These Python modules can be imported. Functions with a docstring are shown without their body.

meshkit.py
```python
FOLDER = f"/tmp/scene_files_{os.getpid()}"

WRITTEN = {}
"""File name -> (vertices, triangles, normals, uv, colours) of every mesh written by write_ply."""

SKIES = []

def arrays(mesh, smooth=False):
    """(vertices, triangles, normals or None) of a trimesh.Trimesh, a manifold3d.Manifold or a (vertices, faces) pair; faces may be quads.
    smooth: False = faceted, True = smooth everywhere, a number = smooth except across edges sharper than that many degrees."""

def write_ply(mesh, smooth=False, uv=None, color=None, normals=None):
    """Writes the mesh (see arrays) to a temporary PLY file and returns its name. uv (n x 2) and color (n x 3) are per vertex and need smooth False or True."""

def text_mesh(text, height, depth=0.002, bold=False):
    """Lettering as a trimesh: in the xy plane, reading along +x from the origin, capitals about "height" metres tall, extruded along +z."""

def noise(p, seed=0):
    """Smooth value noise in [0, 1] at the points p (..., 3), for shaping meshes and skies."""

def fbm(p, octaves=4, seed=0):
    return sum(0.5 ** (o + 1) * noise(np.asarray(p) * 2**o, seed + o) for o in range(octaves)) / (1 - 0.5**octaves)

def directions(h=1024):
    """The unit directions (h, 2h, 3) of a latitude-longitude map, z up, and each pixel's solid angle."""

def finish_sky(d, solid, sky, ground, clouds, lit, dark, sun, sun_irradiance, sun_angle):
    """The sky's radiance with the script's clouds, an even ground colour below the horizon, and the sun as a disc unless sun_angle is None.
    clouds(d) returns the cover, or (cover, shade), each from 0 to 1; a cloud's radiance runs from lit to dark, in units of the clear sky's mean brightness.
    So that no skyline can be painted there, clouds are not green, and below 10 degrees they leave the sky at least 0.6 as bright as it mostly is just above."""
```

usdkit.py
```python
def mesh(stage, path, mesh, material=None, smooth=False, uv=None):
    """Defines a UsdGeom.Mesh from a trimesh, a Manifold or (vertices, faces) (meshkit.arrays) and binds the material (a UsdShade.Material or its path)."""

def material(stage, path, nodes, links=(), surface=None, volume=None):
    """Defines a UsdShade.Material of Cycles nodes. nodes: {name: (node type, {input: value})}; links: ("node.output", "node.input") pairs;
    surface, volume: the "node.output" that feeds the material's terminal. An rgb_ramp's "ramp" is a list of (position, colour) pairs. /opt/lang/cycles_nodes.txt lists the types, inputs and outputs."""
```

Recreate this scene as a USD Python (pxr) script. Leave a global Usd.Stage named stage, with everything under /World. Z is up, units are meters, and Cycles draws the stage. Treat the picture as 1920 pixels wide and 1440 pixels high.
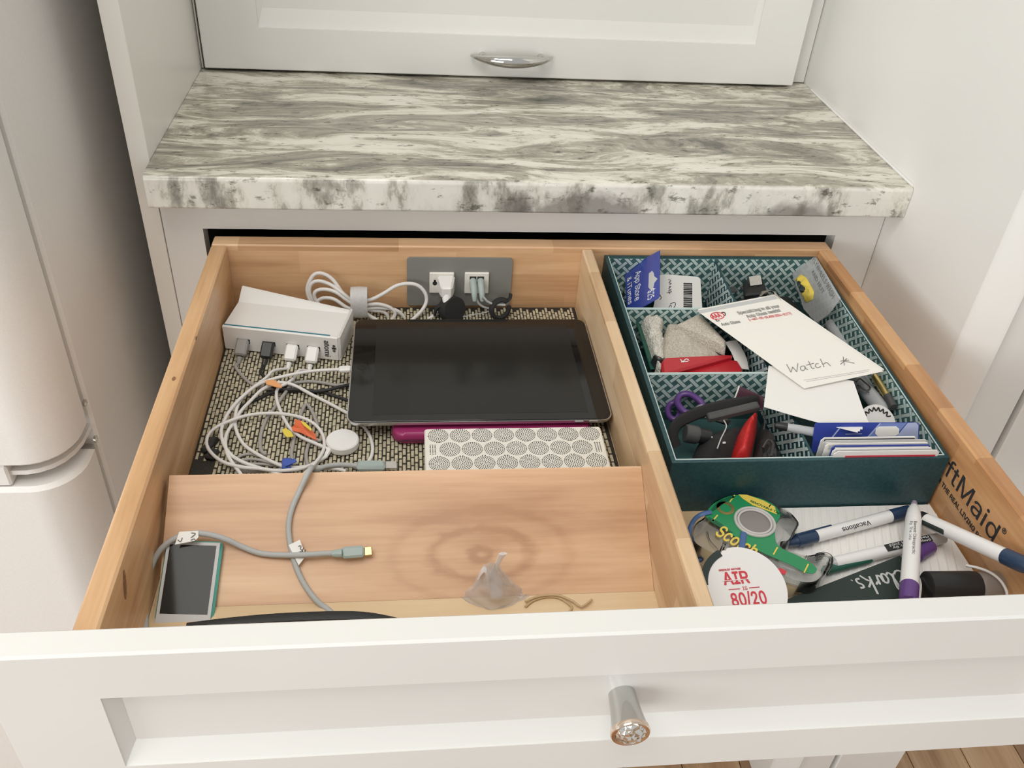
import math, random
import numpy as np, trimesh, meshkit, usdkit
import manifold3d as m3
from shapely.geometry import Polygon, Point, LineString, box as sbox
from shapely import affinity
from pxr import Usd, UsdGeom, UsdLux, UsdShade, Gf, Sdf, Vt

random.seed(7); RNG = np.random.default_rng(7)
stage = Usd.Stage.CreateInMemory()
UsdGeom.SetStageUpAxis(stage, UsdGeom.Tokens.z); UsdGeom.SetStageMetersPerUnit(stage, 1.0)
UsdGeom.Xform.Define(stage, '/World'); UsdGeom.Scope.Define(stage, '/World/Looks')

# ------------------------------------------------------------------ camera, lights, exposure
EYE = np.array([0.1981, -0.8392, 1.2775]); F = 1662.24
AX = np.array([[0.9937, 0.1119, 0.0088], [-0.0944, 0.7911, 0.6044], [0.0607, -0.6014, 0.7966]])
AX, _r = np.linalg.qr(AX); AX = AX * np.sign(np.diag(_r))
cam = UsdGeom.Camera.Define(stage, '/World/camera')
R_, F_, U_ = AX[:, 0], AX[:, 1], AX[:, 2]
cam.AddTransformOp().Set(Gf.Matrix4d(*R_, 0, *U_, 0, *(-F_), 0, *EYE, 1))
cam.CreateHorizontalApertureAttr(36.0); cam.CreateVerticalApertureAttr(27.0)
cam.CreateFocalLengthAttr(36.0 * F / 1920); cam.CreateClippingRangeAttr(Gf.Vec2f(0.01, 50))
cam.CreateExposureAttr(0.28)

def light_rect(name, pos, look, w, h, power, color):
    L = UsdLux.RectLight.Define(stage, '/World/' + name)
    z = np.array(pos, float) - np.array(look, float); z /= np.linalg.norm(z)
    x = np.cross([0, 0, 1.0], z); x = x / np.linalg.norm(x) if np.linalg.norm(x) > 1e-6 else np.array([1.0, 0, 0]); y = np.cross(z, x)
    L.AddTransformOp().Set(Gf.Matrix4d(*x, 0, *y, 0, *z, 0, *pos, 1))
    L.CreateWidthAttr(w); L.CreateHeightAttr(h); L.CreateIntensityAttr(power); L.CreateColorAttr(Gf.Vec3f(*color))
    return L
light_rect('window_daylight', (-2.6, -1.55, 1.38), (0.7, -0.25, 0.85), 1.1, 0.9, 7.0, (0.955, 0.98, 1.0))
light_rect('far_window', (-1.7, -3.4, 1.25), (0.0, -0.3, 0.8), 2.0, 1.4, 3.1, (1.0, 0.985, 0.95))
light_rect('ceiling_light', (-0.25, -0.95, 2.55), (-0.25, -0.951, 0.0), 1.3, 1.0, 4.0, (1.0, 0.97, 0.90))
dome = UsdLux.DomeLight.Define(stage, '/World/room_ambience'); dome.CreateIntensityAttr(0.15); dome.CreateColorAttr(Gf.Vec3f(1.0, 0.99, 0.97))

# ------------------------------------------------------------------ pixel rays (only used to find where the surfaces of the place are)
def ray(u, v): return AX @ np.array([(u - 960) / F, 1, -(v - 720) / F])
def P(u, v, z): d = ray(u, v); return EYE + d * (z - EYE[2]) / d[2]
def PY(u, v, y): d = ray(u, v); return EYE + d * (y - EYE[1]) / d[1]
def PX(u, v, x): d = ray(u, v); return EYE + d * (x - EYE[0]) / d[0]
def PP(u, v, p0, n): d = ray(u, v); n = np.asarray(n, float); return EYE + d * (n @ (np.asarray(p0, float) - EYE)) / (n @ d)

# ------------------------------------------------------------------ prims
names = {}
def numbered(path):
    k = names.get(path, 0); names[path] = k + 1
    return path if k == 0 else f'{path}_{k:03d}'
base_of = {}
def data(prim, **kw):
    for k, v in kw.items():
        if v: prim.SetCustomDataByKey(k, v)
def thing(name, label, cat, base=(0, 0, 0), group=None, kind=None):
    path = numbered('/World/' + name)
    x = UsdGeom.Xform.Define(stage, path); x.AddTranslateOp().Set(Gf.Vec3d(*map(float, base)))
    base_of[path] = np.array(base, float); data(x.GetPrim(), label=label, category=cat, group=group, kind=kind)
    return path
def part(parent, name, mesh, material, smooth=35, label=None, kind=None):
    path = numbered(f'{parent}/{name}')
    top = '/'.join(path.split('/')[:3])
    v, f, n = meshkit.arrays(mesh, False)
    me = trimesh.Trimesh(v - base_of[top], f, process=False)
    p = usdkit.mesh(stage, path, me, M[material], smooth=smooth)
    data(p.GetPrim(), label=label, kind=kind)
    return path
def single(name, mesh, material, label, cat, group=None, kind=None, smooth=35):
    v, f, n = meshkit.arrays(mesh, False)
    base = np.array([v[:, 0].mean(), v[:, 1].mean(), v[:, 2].min()])
    path = numbered('/World/' + name)
    p = usdkit.mesh(stage, path, trimesh.Trimesh(v - base, f, process=False), M[material], smooth=smooth)
    p.AddTranslateOp().Set(Gf.Vec3d(*map(float, base))); base_of[path] = base
    data(p.GetPrim(), label=label, category=cat, group=group, kind=kind)
    return path

# ------------------------------------------------------------------ meshes
cat_ = trimesh.util.concatenate
def hull(pts): return trimesh.Trimesh(np.asarray(pts, float)).convex_hull if False else trimesh.convex.convex_hull(np.asarray(pts, float))
def bx(x0, x1, y0, y1, z0, z1, b=0.0):
    c = np.array([(x0 + x1) / 2, (y0 + y1) / 2, (z0 + z1) / 2]); h = np.array([abs(x1 - x0), abs(y1 - y0), abs(z1 - z0)]) / 2
    if b <= 0:
        m = trimesh.creation.box(2 * h); m.apply_translation(c); return m
    b = min(b, h.min() * .95); pts = []
    for s in np.ndindex(2, 2, 2):
        s = np.array(s) * 2 - 1
        for k in range(3):
            q = h - b; q[k] = h[k]; pts.append(c + s * q)
    return hull(pts)
def frame(o, x, y):
    x = np.asarray(x, float); x = x / np.linalg.norm(x); y = np.asarray(y, float); y = y - x * (x @ y); y /= np.linalg.norm(y)
    T = np.eye(4); T[:3, 0] = x; T[:3, 1] = y; T[:3, 2] = np.cross(x, y); T[:3, 3] = o; return T
def tf(m, T): m = m.copy(); m.apply_transform(T); return m
def obox(o, x, y, w, d, h, b=0.0):
    """box w x d x h, centre of its bottom face at o, x and y its axes"""
    return tf(bx(-w / 2, w / 2, -d / 2, d / 2, 0, h, b), frame(o, x, y))
def spline(pts, step=0.004, closed=False):
    p = np.asarray(pts, float); n = len(p)
    if n < 3: 
        k = max(2, int(np.linalg.norm(p[1] - p[0]) / step) + 1); t = np.linspace(0, 1, k)[:, None]; return p[0] * (1 - t) + p[1] * t
    out = []
    for i in range(n if closed else n - 1):
        p0, p1, p2, p3 = (p[(i - 1) % n], p[i], p[(i + 1) % n], p[(i + 2) % n]) if closed else (p[max(i - 1, 0)], p[i], p[i + 1], p[min(i + 2, n - 1)])
        k = max(2, int(np.linalg.norm(p2 - p1) / step) + 1)
        for t in np.arange(k) / k:
            out.append(.5 * ((2 * p1) + (p2 - p0) * t + (2 * p0 - 5 * p1 + 4 * p2 - p3) * t * t + (3 * p1 - p0 - 3 * p2 + p3) * t ** 3))
    if not closed: out.append(p[-1])
    return np.array(out)
def tube(path, r, n=8, closed=False, flat=1.0):
    p = np.asarray(path, float); N = len(p)
    if closed: t = np.roll(p, -1, 0) - np.roll(p, 1, 0)
    else: t = np.gradient(p, axis=0)
    t /= np.maximum(np.linalg.norm(t, axis=1, keepdims=True), 1e-9)
    u = np.cross(t[0], [0, 0, 1.0]); u = u if np.linalg.norm(u) > 1e-3 else np.array([1.0, 0, 0]); u /= np.linalg.norm(u)
    rr = np.full(N, r, float) if np.ndim(r) == 0 else np.interp(np.linspace(0, 1, N), np.linspace(0, 1, len(r)), r)
    a = np.arange(n) / n * 2 * np.pi; V = []
    for i in range(N):
        u = u - t[i] * (u @ t[i]); u /= np.linalg.norm(u); w = np.cross(t[i], u)
        V.append(p[i] + rr[i] * (np.cos(a)[:, None] * u + flat * np.sin(a)[:, None] * w))
    V = np.vstack(V); Fc = []
    for i in range(N if closed else N - 1):
        j = (i + 1) % N
        for k in range(n):
            q = (k + 1) % n
            Fc += [[i * n + k, j * n + k, j * n + q], [i * n + k, j * n + q, i * n + q]]
    if not closed:
        V = np.vstack([V, p[0], p[-1]]); s, e = N * n, N * n + 1
        for k in range(n):
            q = (k + 1) % n
            Fc += [[s, k, q], [e, (N - 1) * n + q, (N - 1) * n + k]]
    m = trimesh.Trimesh(V, np.array(Fc), process=False); 
    if m.volume < 0: m.invert()
    return m
def rod(a, b, r, n=20): return tube([a, (np.asarray(a) + np.asarray(b)) / 2, b], r, n)
def lathe(profile, o, axis, n=32):
    """profile: (radius, height) pairs, turned about axis at o"""
    a = np.asarray(axis, float) / np.linalg.norm(axis); u = np.cross(a, [0, 0, 1.0] if abs(a[2]) < .9 else [1.0, 0, 0]); u /= np.linalg.norm(u); w = np.cross(a, u)
    th = np.arange(n) / n * 2 * np.pi; V = []; Fc = []
    for r, h in profile: V.append(np.asarray(o) + a * h + r * (np.cos(th)[:, None] * u + np.sin(th)[:, None] * w))
    k = len(profile); V = np.vstack(V)
    for i in range(k - 1):
        for j in range(n):
            q = (j + 1) % n; Fc += [[i * n + j, i * n + q, (i + 1) * n + q], [i * n + j, (i + 1) * n + q, (i + 1) * n + j]]
    V = np.vstack([V, np.asarray(o) + a * profile[0][1], np.asarray(o) + a * profile[-1][1]])
    for j in range(n):
        q = (j + 1) % n; Fc += [[k * n, q, j], [k * n + 1, (k - 1) * n + j, (k - 1) * n + q]]
    m = trimesh.Trimesh(V, np.array(Fc), process=False)
    if m.volume < 0: m.invert()
    return m
def ext(poly, h):
    polys = getattr(poly, 'geoms', [poly])
    return cat_([trimesh.creation.extrude_polygon(g, h, engine='earcut') for g in polys if g.area > 1e-12])
def local(pts3, T): return (np.linalg.inv(T) @ np.c_[np.asarray(pts3), np.ones(len(pts3))].T).T[:, :2]
def flatpoly(pts3, T, h, r=0.0, smoothp=False):
    """extrude the outline through 3-D points of the plane frame T by h along its normal"""
    pl = Polygon(local(pts3, T)).buffer(0)
    if r: pl = pl.buffer(-r).buffer(r)
    return tf(ext(pl, h), T)
def card(a, b, c, d, h=0.0008, r=0.0):
    """thin slab whose top face has the corners a b c d (in order); thickness downwards"""
    q = np.array([a, b, c, d], float); n = np.cross(q[2] - q[0], q[3] - q[1]); n /= np.linalg.norm(n)
    if n[2] < 0: n = -n
    T = frame(q[0] - n * h, q[1] - q[0], q[3] - q[0])
    if T[:3, 2] @ n < 0:
        T = frame(q[0], q[1] - q[0], q[3] - q[0])
    return flatpoly(q, T, h, r)
def cut(a, b): return trimesh.boolean.intersection([a, b], engine='manifold')
def xz_frame(x0, x1, z0, z1, hx0, hx1, hz0, hz1, y0, y1, b):
    """flat frame in the xz plane with a rectangular opening and one softened outer edge"""
    m = ext(sbox(x0, z0, x1, z1).difference(sbox(hx0, hz0, hx1, hz1)), y1 - y0)
    m.apply_transform(np.array([[1, 0, 0, 0], [0, 0, -1, y1], [0, 1, 0, 0], [0, 0, 0, 1.0]]))
    return cut(m, bx(x0, x1, y0, y1, z0, z1, b))
def text(s, h, o, x, y, depth=0.0002, bold=False, width=None):
    m = meshkit.text_mesh(s, h, depth, bold)
    if width: m.apply_scale([width / m.bounds[1][0], 1, 1])
    return tf(m, frame(o, x, y))
def strokes(lines, r, up=None):
    return cat_([tube(spline(l, 0.0012), r, 5) for l in lines])

# ------------------------------------------------------------------ materials
M = {}
def mat(name, nodes, links=(), surface='p.BSDF'): M[name] = usdkit.material(stage, '/World/Looks/' + name, nodes, links, surface=surface)
def plain(name, col, rough=.5, metal=0.0, **kw):
    mat(name, {'p': ('principled_bsdf', {'base_color': col, 'roughness': rough, 'metallic': metal, **kw})})
def speck(name, c0, c1, scale, rough=.5, bump=0.0, stretch=(1, 1, 1), detail=3, lo=.35, hi=.65, dist=.001, **kw):
    nodes = {'g': ('geometry', {}), 'm': ('mapping', {'scale': stretch}), 'n': ('noise_texture', {'scale': scale, 'detail': detail}),
             'r': ('rgb_ramp', {'ramp': [(lo, c0), (hi, c1)]}), 'p': ('principled_bsdf', {'roughness': rough, **kw})}
    links = [('g.position', 'm.vector'), ('m.vector', 'n.vector'), ('n.fac', 'r.fac'), ('r.color', 'p.base_color')]
    if bump:
        nodes['b'] = ('bump', {'strength': bump, 'distance': dist}); links += [('n.fac', 'b.height'), ('b.normal', 'p.normal')]
    mat(name, nodes, links)
speck('white_paint', (.775, .768, .74), (.81, .803, .775), 3, .33, .04, dist=.0006)
speck('cream_paint', (.80, .775, .72), (.83, .81, .76), 2, .35)
speck('fridge_white', (.78, .765, .74), (.82, .805, .78), 900, .45, .25, dist=.0002)
plain('fridge_grey', (.42, .42, .40), .5)
plain('dark_gap', (.012, .012, .012), .8)
plain('cabinet_inside', (.05, .045, .04), .8)
plain('chrome', (.60, .595, .57), .09, 1.0)
plain('copper_chrome', (.78, .64, .52), .15, 1.0)
plain('crystal', (.80, .78, .74), .02, .95)
plain('steel', (.62, .60, .56), .25, 1.0)
plain('black_plastic', (.018, .018, .019), .38)
plain('black_rubber', (.02, .02, .02), .6)
plain('black_cloth', (.022, .021, .021), .9)
plain('dark_grey', (.075, .075, .075), .5)
plain('screen_glass', (.006, .006, .006), .06, 0, specular_ior_level=.5)
plain('screen_panel', (.022, .021, .019), .12, 0, specular_ior_level=.22)
plain('aluminium', (.62, .62, .63), .3, 1.0)
plain('white_plastic', (.80, .79, .77), .35)
plain('white_cord', (.73, .71, .69), .42)
plain('grey_cord', (.36, .34, .32), .5)
plain('braid', (.42, .43, .42), .7)
plain('seafoam', (.36, .43, .41), .5)
plain('grey_plate', (.225, .225, .205), .55)
plain('grey_plastic', (.30, .29, .28), .5)
plain('outlet_white', (.80, .77, .71), .4)
plain('teal_strip', (.06, .22, .28), .3)
plain('ink', (.02, .02, .022), .7)
plain('grey_ink', (.19, .19, .19), .7)
plain('red_ink', (.62, .05, .07), .6)
plain('gold', (.72, .55, .22), .3, .9)
plain('white_ink', (.86, .86, .86), .6)
plain('paper', (.84, .82, .79), .75)
plain('paper_warm', (.86, .84, .78), .75)
plain('paper_grey', (.55, .55, .55), .7)
plain('magenta', (.33, .03, .13), .35)
plain('teal_metal', (.12, .45, .40), .3, .4)
plain('cyan_line', (.1, .35, .5), .5)
plain('orange_tape', (.75, .16, .06), .55)
plain('orange_pale', (.80, .38, .16), .5)
plain('yellow_tape', (.75, .60, .08), .55)
plain('blue_tie', (.05, .10, .42), .55)
plain('blue_card', (.035, .06, .33), .3)
plain('blue_light', (.18, .25, .55), .35)
plain('band_blue', (.07, .14, .32), .45)
plain('blue_pale', (.42, .48, .70), .4)
plain('navy', (.02, .045, .10), .3)
plain('red_plastic', (.50, .02, .03), .35)
plain('red_bright', (.60, .02, .02), .45)
plain('purple', (.12, .05, .22), .35)
plain('lilac', (.36, .30, .42), .4)
plain('green_dark', (.015, .10, .07), .5)
plain('green_label', (.02, .26, .10), .3)
plain('green_deep', (.01, .12, .05), .3)
plain('yellow_print', (.78, .60, .10), .5)
plain('charcoal_green', (.018, .032, .028), .55)
plain('burgundy', (.07, .012, .03), .5)
plain('pen_white', (.84, .83, .82), .25)
plain('pen_grey', (.44, .45, .46), .3)
speck('knot_brown', (.16, .075, .03), (.36, .19, .09), 420, .5)
plain('rubber_tan', (.50, .36, .20), .6)
plain('teal_rim', (.018, .075, .085), .45)
plain('lining_light', (.52, .63, .61), .75)
plain('lining_dark', (.05, .13, .128), .75)
speck('teal_leather', (.012, .052, .062), (.018, .072, .084), 400, .42, .3, dist=.0003)
speck('cloth', (.46, .41, .34), (.68, .63, .55), 700, .95, .8, dist=.002, detail=4)
speck('cloth_white', (.66, .62, .54), (.82, .79, .72), 500, .95, .9, dist=.003, detail=4)
speck('speaker_white', (.77, .74, .67), (.80, .77, .70), 30, .5)
speck('mat_black', (.018, .016, .012), (.035, .03, .022), 900, .8)
speck('mat_cream', (.42, .375, .265), (.60, .54, .39), 260, .75, detail=2)
speck('velcro', (.55, .54, .53), (.62, .61, .6), 600, .8)
def pane(name, col, ior=1.45, fac=None):
    mat(name, {'t': ('transparent_bsdf', {'color': col}), 'g': ('glossy_bsdf', {'color': (.9, .9, .9), 'roughness': .08}), 'f': ('fresnel', {'IOR': ior}), 'x': ('mix_closure', {})},
        [('f.fac', 'x.fac'), ('t.BSDF', 'x.closure1'), ('g.BSDF', 'x.closure2')], 'x.closure')
pane('clear_plastic', (.93, .935, .93), 1.35)
def milky(name, col, amount):
    mat(name, {'t': ('transparent_bsdf', {'color': (.95, .95, .95)}), 'd': ('principled_bsdf', {'base_color': col, 'roughness': .25}), 'x': ('mix_closure', {'fac': amount})},
        [('t.BSDF', 'x.closure1'), ('d.BSDF', 'x.closure2')], 'x.closure')
milky('bag_plastic', (.80, .76, .75), .27)
milky('bag_twist', (.85, .80, .79), .62)
milky('grey_clear', (.40, .37, .35), .5)
milky('label_clear', (.62, .62, .62), .45)

def wood(name, dark, mid, light, axis='y', knot=None, blocks=None, rough=.42, seed=0.0, fine=1.0):
    """maple: long soft streaks along the axis; knot = (centre, a, b, axes) adds rings; blocks = length of glued staves"""
    sc = {'y': (9, 1.1, 9), 'x': (1.1, 9, 9), 'z': (9, 9, 1.1)}[axis]
    N = {'g': ('geometry', {}), 'm': ('mapping', {'scale': sc, 'location': (seed, seed * .7, seed * 1.3)}),
         'n': ('noise_texture', {'scale': 3.2, 'detail': 5, 'roughness': .55, 'distortion': .6}),
         'm2': ('mapping', {'scale': tuple(s * 9 if s > 2 else s * 2.5 for s in sc)}), 'n2': ('noise_texture', {'scale': 4, 'detail': 3}),
         'w': ('math', {'math_type': 'multiply_add', 'value2': .30 * fine, 'value3': -.15 * fine}),
         's': ('math', {'math_type': 'add'}), 'r': ('rgb_ramp', {'ramp': [(.22, dark), (.5, mid), (.74, light)]}),
         'b': ('bump', {'strength': .12, 'distance': .0004}), 'p': ('principled_bsdf', {'roughness': rough, 'coat_weight': .12, 'coat_roughness': .25})}
    L = [('g.position', 'm.vector'), ('m.vector', 'n.vector'), ('g.position', 'm2.vector'), ('m2.vector', 'n2.vector'), ('n2.fac', 'w.value1'), ('w.value', 's.value2'), ('r.color', 'p.base_color'), ('n2.fac', 'b.height'), ('b.normal', 'p.normal')]
    src = 'n.fac'
    if blocks:
        i = {'x': 'x', 'y': 'y', 'z': 'z'}[axis]
        N.update({'sx': ('separate_xyz', {}), 'q': ('math', {'math_type': 'multiply', 'value2': 1 / blocks}), 'fl': ('math', {'math_type': 'floor'}),
                  'sz': ('math', {'math_type': 'multiply', 'value2': 1 / .026}), 'fz': ('math', {'math_type': 'floor'}), 'fm': ('math', {'math_type': 'multiply_add', 'value2': 17.3}),
                  'off': ('math', {'math_type': 'multiply_add', 'value2': .37}), 'wn': ('white_noise_texture', {'dimensions': '1D'}), 'bm': ('math', {'math_type': 'multiply_add', 'value2': .34, 'value3': -.17}), 'ba': ('math', {'math_type': 'add'})})
        other = 'z' if axis != 'z' else 'x'
        L += [('g.position', 'sx.vector'), (f'sx.{other}', 'sz.value1'), ('sz.value', 'fz.value1'), (f'sx.{i}', 'q.value1'), ('fz.value', 'off.value1'), ('q.value', 'off.value3'), ('off.value', 'fl.value1'),
              ('fz.value', 'fm.value1'), ('fl.value', 'fm.value3'), ('fm.value', 'wn.w'), ('wn.value', 'bm.value1'), (src, 'ba.value1'), ('bm.value', 'ba.value2')]
        src = 'ba.value'
    if knot:
        c, sx_, sy_, ang = knot
        N.update({'km': ('mapping', {'mapping_type': 'texture', 'location': c, 'rotation': ang, 'scale': (sx_, sy_, 50.0)}), 'kn': ('noise_texture', {'scale': 1.5, 'detail': 3, 'distortion': .4}),
                  'kmix': ('vector_math', {'math_type': 'multiply_add', 'vector2': (.55, .55, 0.0)}),
                  'kd': ('vector_math', {'math_type': 'length'}), 'kr': ('math', {'math_type': 'multiply', 'value2': 5.2}), 'ks0': ('math', {'math_type': 'sine'}), 'ks': ('math', {'math_type': 'power', 'value2': 3.0}), 'ksh': ('math', {'math_type': 'multiply_add', 'value2': .5, 'value3': .5}),
                  'kf': ('map_range', {'from_min': .5, 'from_max': 3.6, 'to_min': .28, 'to_max': .0, 'clamp': True}), 'ka': ('math', {'math_type': 'multiply'}), 'kadd': ('math', {'math_type': 'subtract'}),
                  'kc': ('map_range', {'from_min': .2, 'from_max': 4.5, 'to_min': .17, 'to_max': 0.0, 'clamp': True}), 'kadd2': ('math', {'math_type': 'subtract'})})
        L += [('g.position', 'km.vector'), ('km.vector', 'kn.vector'), ('kn.color', 'kmix.vector1'), ('km.vector', 'kmix.vector3'), ('kmix.vector', 'kd.vector1'), ('kd.value', 'kr.value1'), ('kr.value', 'ks0.value1'), ('ks0.value', 'ksh.value1'), ('ksh.value', 'ks.value1'),
              ('kd.value', 'kf.value'), ('ks.value', 'ka.value1'), ('kf.result', 'ka.value2'), (src, 'kadd.value1'), ('ka.value', 'kadd.value2'), ('kd.value', 'kc.value'), ('kadd.value', 'kadd2.value1'), ('kc.result', 'kadd2.value2')]
        src = 'kadd2.value'
    L += [(src, 's.value1'), ('s.value', 'r.fac')]
    mat(name, N, L)
W_D, W_M, W_L = (.44, .225, .10), (.64, .385, .195), (.77, .51, .295)
wood('maple_side', W_D, W_M, W_L, 'y')
wood('maple_side_right', (.40, .185, .075), (.56, .29, .125), (.69, .41, .205), 'y', blocks=.062)
wood('maple_back', (.46, .25, .12), (.66, .40, .215), (.78, .52, .30), 'x', blocks=.16)
wood('maple_divider', (.52, .33, .18), (.66, .46, .27), (.74, .55, .36), 'y', blocks=.09)
wood('maple_bottom', (.62, .45, .26), (.70, .52, .32), (.76, .59, .38), 'x')
wood('plank_wood', (.32, .18, .085), (.46, .285, .15), (.58, .39, .23), 'y', rough=.35)
wood('plank_wood_dark', (.20, .11, .055), (.28, .16, .085), (.36, .22, .12), 'y', rough=.3)
wood('plank_wood_red', (.30, .13, .05), (.42, .19, .08), (.50, .25, .11), 'y', rough=.3)

def granite():
    def blob(k, c, sx, sy, sz):
        return {f'bm{k}': ('mapping', {'mapping_type': 'texture', 'location': c, 'scale': (sx, sy, sz)}), f'ba{k}': ('vector_math', {'math_type': 'multiply_add', 'vector2': (1.1, 1.1, 1.1)}),
                f'bl{k}': ('vector_math', {'math_type': 'length'}), f'bf{k}': ('map_range', {'from_min': .95, 'from_max': 1.35, 'to_min': 1.0, 'to_max': 0.0, 'clamp': True})}, \
               [('g.position', f'bm{k}.vector'), ('bn.color', f'ba{k}.vector1'), (f'bm{k}.vector', f'ba{k}.vector3'), (f'ba{k}.vector', f'bl{k}.vector1'), (f'bl{k}.value', f'bf{k}.value')]
    N = {'g': ('geometry', {}), 'm': ('mapping', {'scale': (3.2, 17.0, 4.2), 'rotation': (0, 0, -.05), 'location': (.37, .1, 0)}), 'wn': ('noise_texture', {'scale': .9, 'detail': 2, 'roughness': .5}),
    'wm': ('mapping', {'scale': (1, .7, .8), 'location': (3.3, 1.2, .4)}), 'wv': ('vector_math', {'math_type': 'multiply_add', 'vector2': (1.1, 2.6, 1.6)}),
    'n': ('noise_texture', {'scale': 1.75, 'detail': 12, 'roughness': .74, 'distortion': .2}),
    'r': ('rgb_ramp', {'ramp': [(.33, (.095, .09, .075)), (.40, (.21, .20, .165)), (.455, (.33, .31, .255)), (.500, (.45, .42, .345)), (.522, (.64, .61, .52)), (.585, (.78, .755, .675))]}),
    'm2': ('mapping', {'scale': (26, 64, 46)}), 'n2': ('noise_texture', {'scale': 2.0, 'detail': 6, 'roughness': .7}), 'r2': ('rgb_ramp', {'ramp': [(.35, (.24, .23, .20)), (.43, (1, 1, 1))]}),
    'bn': ('noise_texture', {'scale': 42, 'detail': 4, 'roughness': .6}), 'x': ('mix', {'mix_type': 'multiply', 'fac': .85}),
    'em': ('mapping', {'scale': (16, 16, 7)}), 'en': ('noise_texture', {'scale': 1.8, 'detail': 6, 'roughness': .65}), 'er': ('rgb_ramp', {'ramp': [(.36, (.19, .18, .155)), (.44, (.42, .41, .36)), (.485, (.70, .685, .62)), (.55, (.80, .785, .73))]}),
    'sy': ('separate_xyz', {}), 'ef': ('map_range', {'from_min': -.0300, 'from_max': -.0322, 'to_min': 0.0, 'to_max': .85, 'clamp': True}), 'ex': ('mix', {}),
    'd': ('mix', {'color2': (.155, .14, .13)}), 'dm': ('mix', {'mix_type': 'multiply', 'fac': .9, 'color2': (1, 1, 1)}), 'p': ('principled_bsdf', {'roughness': .15})}
    L = [('g.position', 'm.vector'), ('m.vector', 'wm.vector'), ('wm.vector', 'wn.vector'), ('wn.color', 'wv.vector1'), ('m.vector', 'wv.vector3'), ('wv.vector', 'n.vector'), ('n.fac', 'r.fac'), ('g.position', 'bn.vector'),
     ('g.position', 'm2.vector'), ('m2.vector', 'n2.vector'), ('n2.fac', 'r2.fac'), ('g.position', 'em.vector'), ('em.vector', 'en.vector'), ('en.fac', 'er.fac'), ('g.position', 'sy.vector'), ('sy.y', 'ef.value'),
     ('r.color', 'ex.color1'), ('er.color', 'ex.color2'), ('ef.result', 'ex.fac'), ('ex.color', 'x.color1'), ('r2.color', 'x.color2'), ('x.color', 'd.color1')]
    fs = []
    for k, (c, sx, sy, sz) in enumerate((((.395 - .02, -.045, .872), .052, .030, .030), ((.598, -.045, .868), .040, .030, .026), ((.305, -.045, .878), .016, .022, .022))):
        n_, l_ = blob(k, (c[0] + .55 * sx, c[1] + .55 * sy, c[2] + .55 * sz), sx, sy, sz); N.update(n_); L += l_; fs.append(f'bf{k}.result')
    N.update({'mx1': ('math', {'math_type': 'maximum'}), 'mx2': ('math', {'math_type': 'maximum'}), 'mx3': ('math', {'math_type': 'multiply', 'value2': .72})})
    L += [(fs[0], 'mx1.value1'), (fs[1], 'mx1.value2'), ('mx1.value', 'mx2.value1'), (fs[2], 'mx2.value2'), ('mx2.value', 'mx3.value1'), ('mx3.value', 'd.fac'), ('d.color', 'p.base_color')]
    mat('granite', N, L)
granite()
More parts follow.
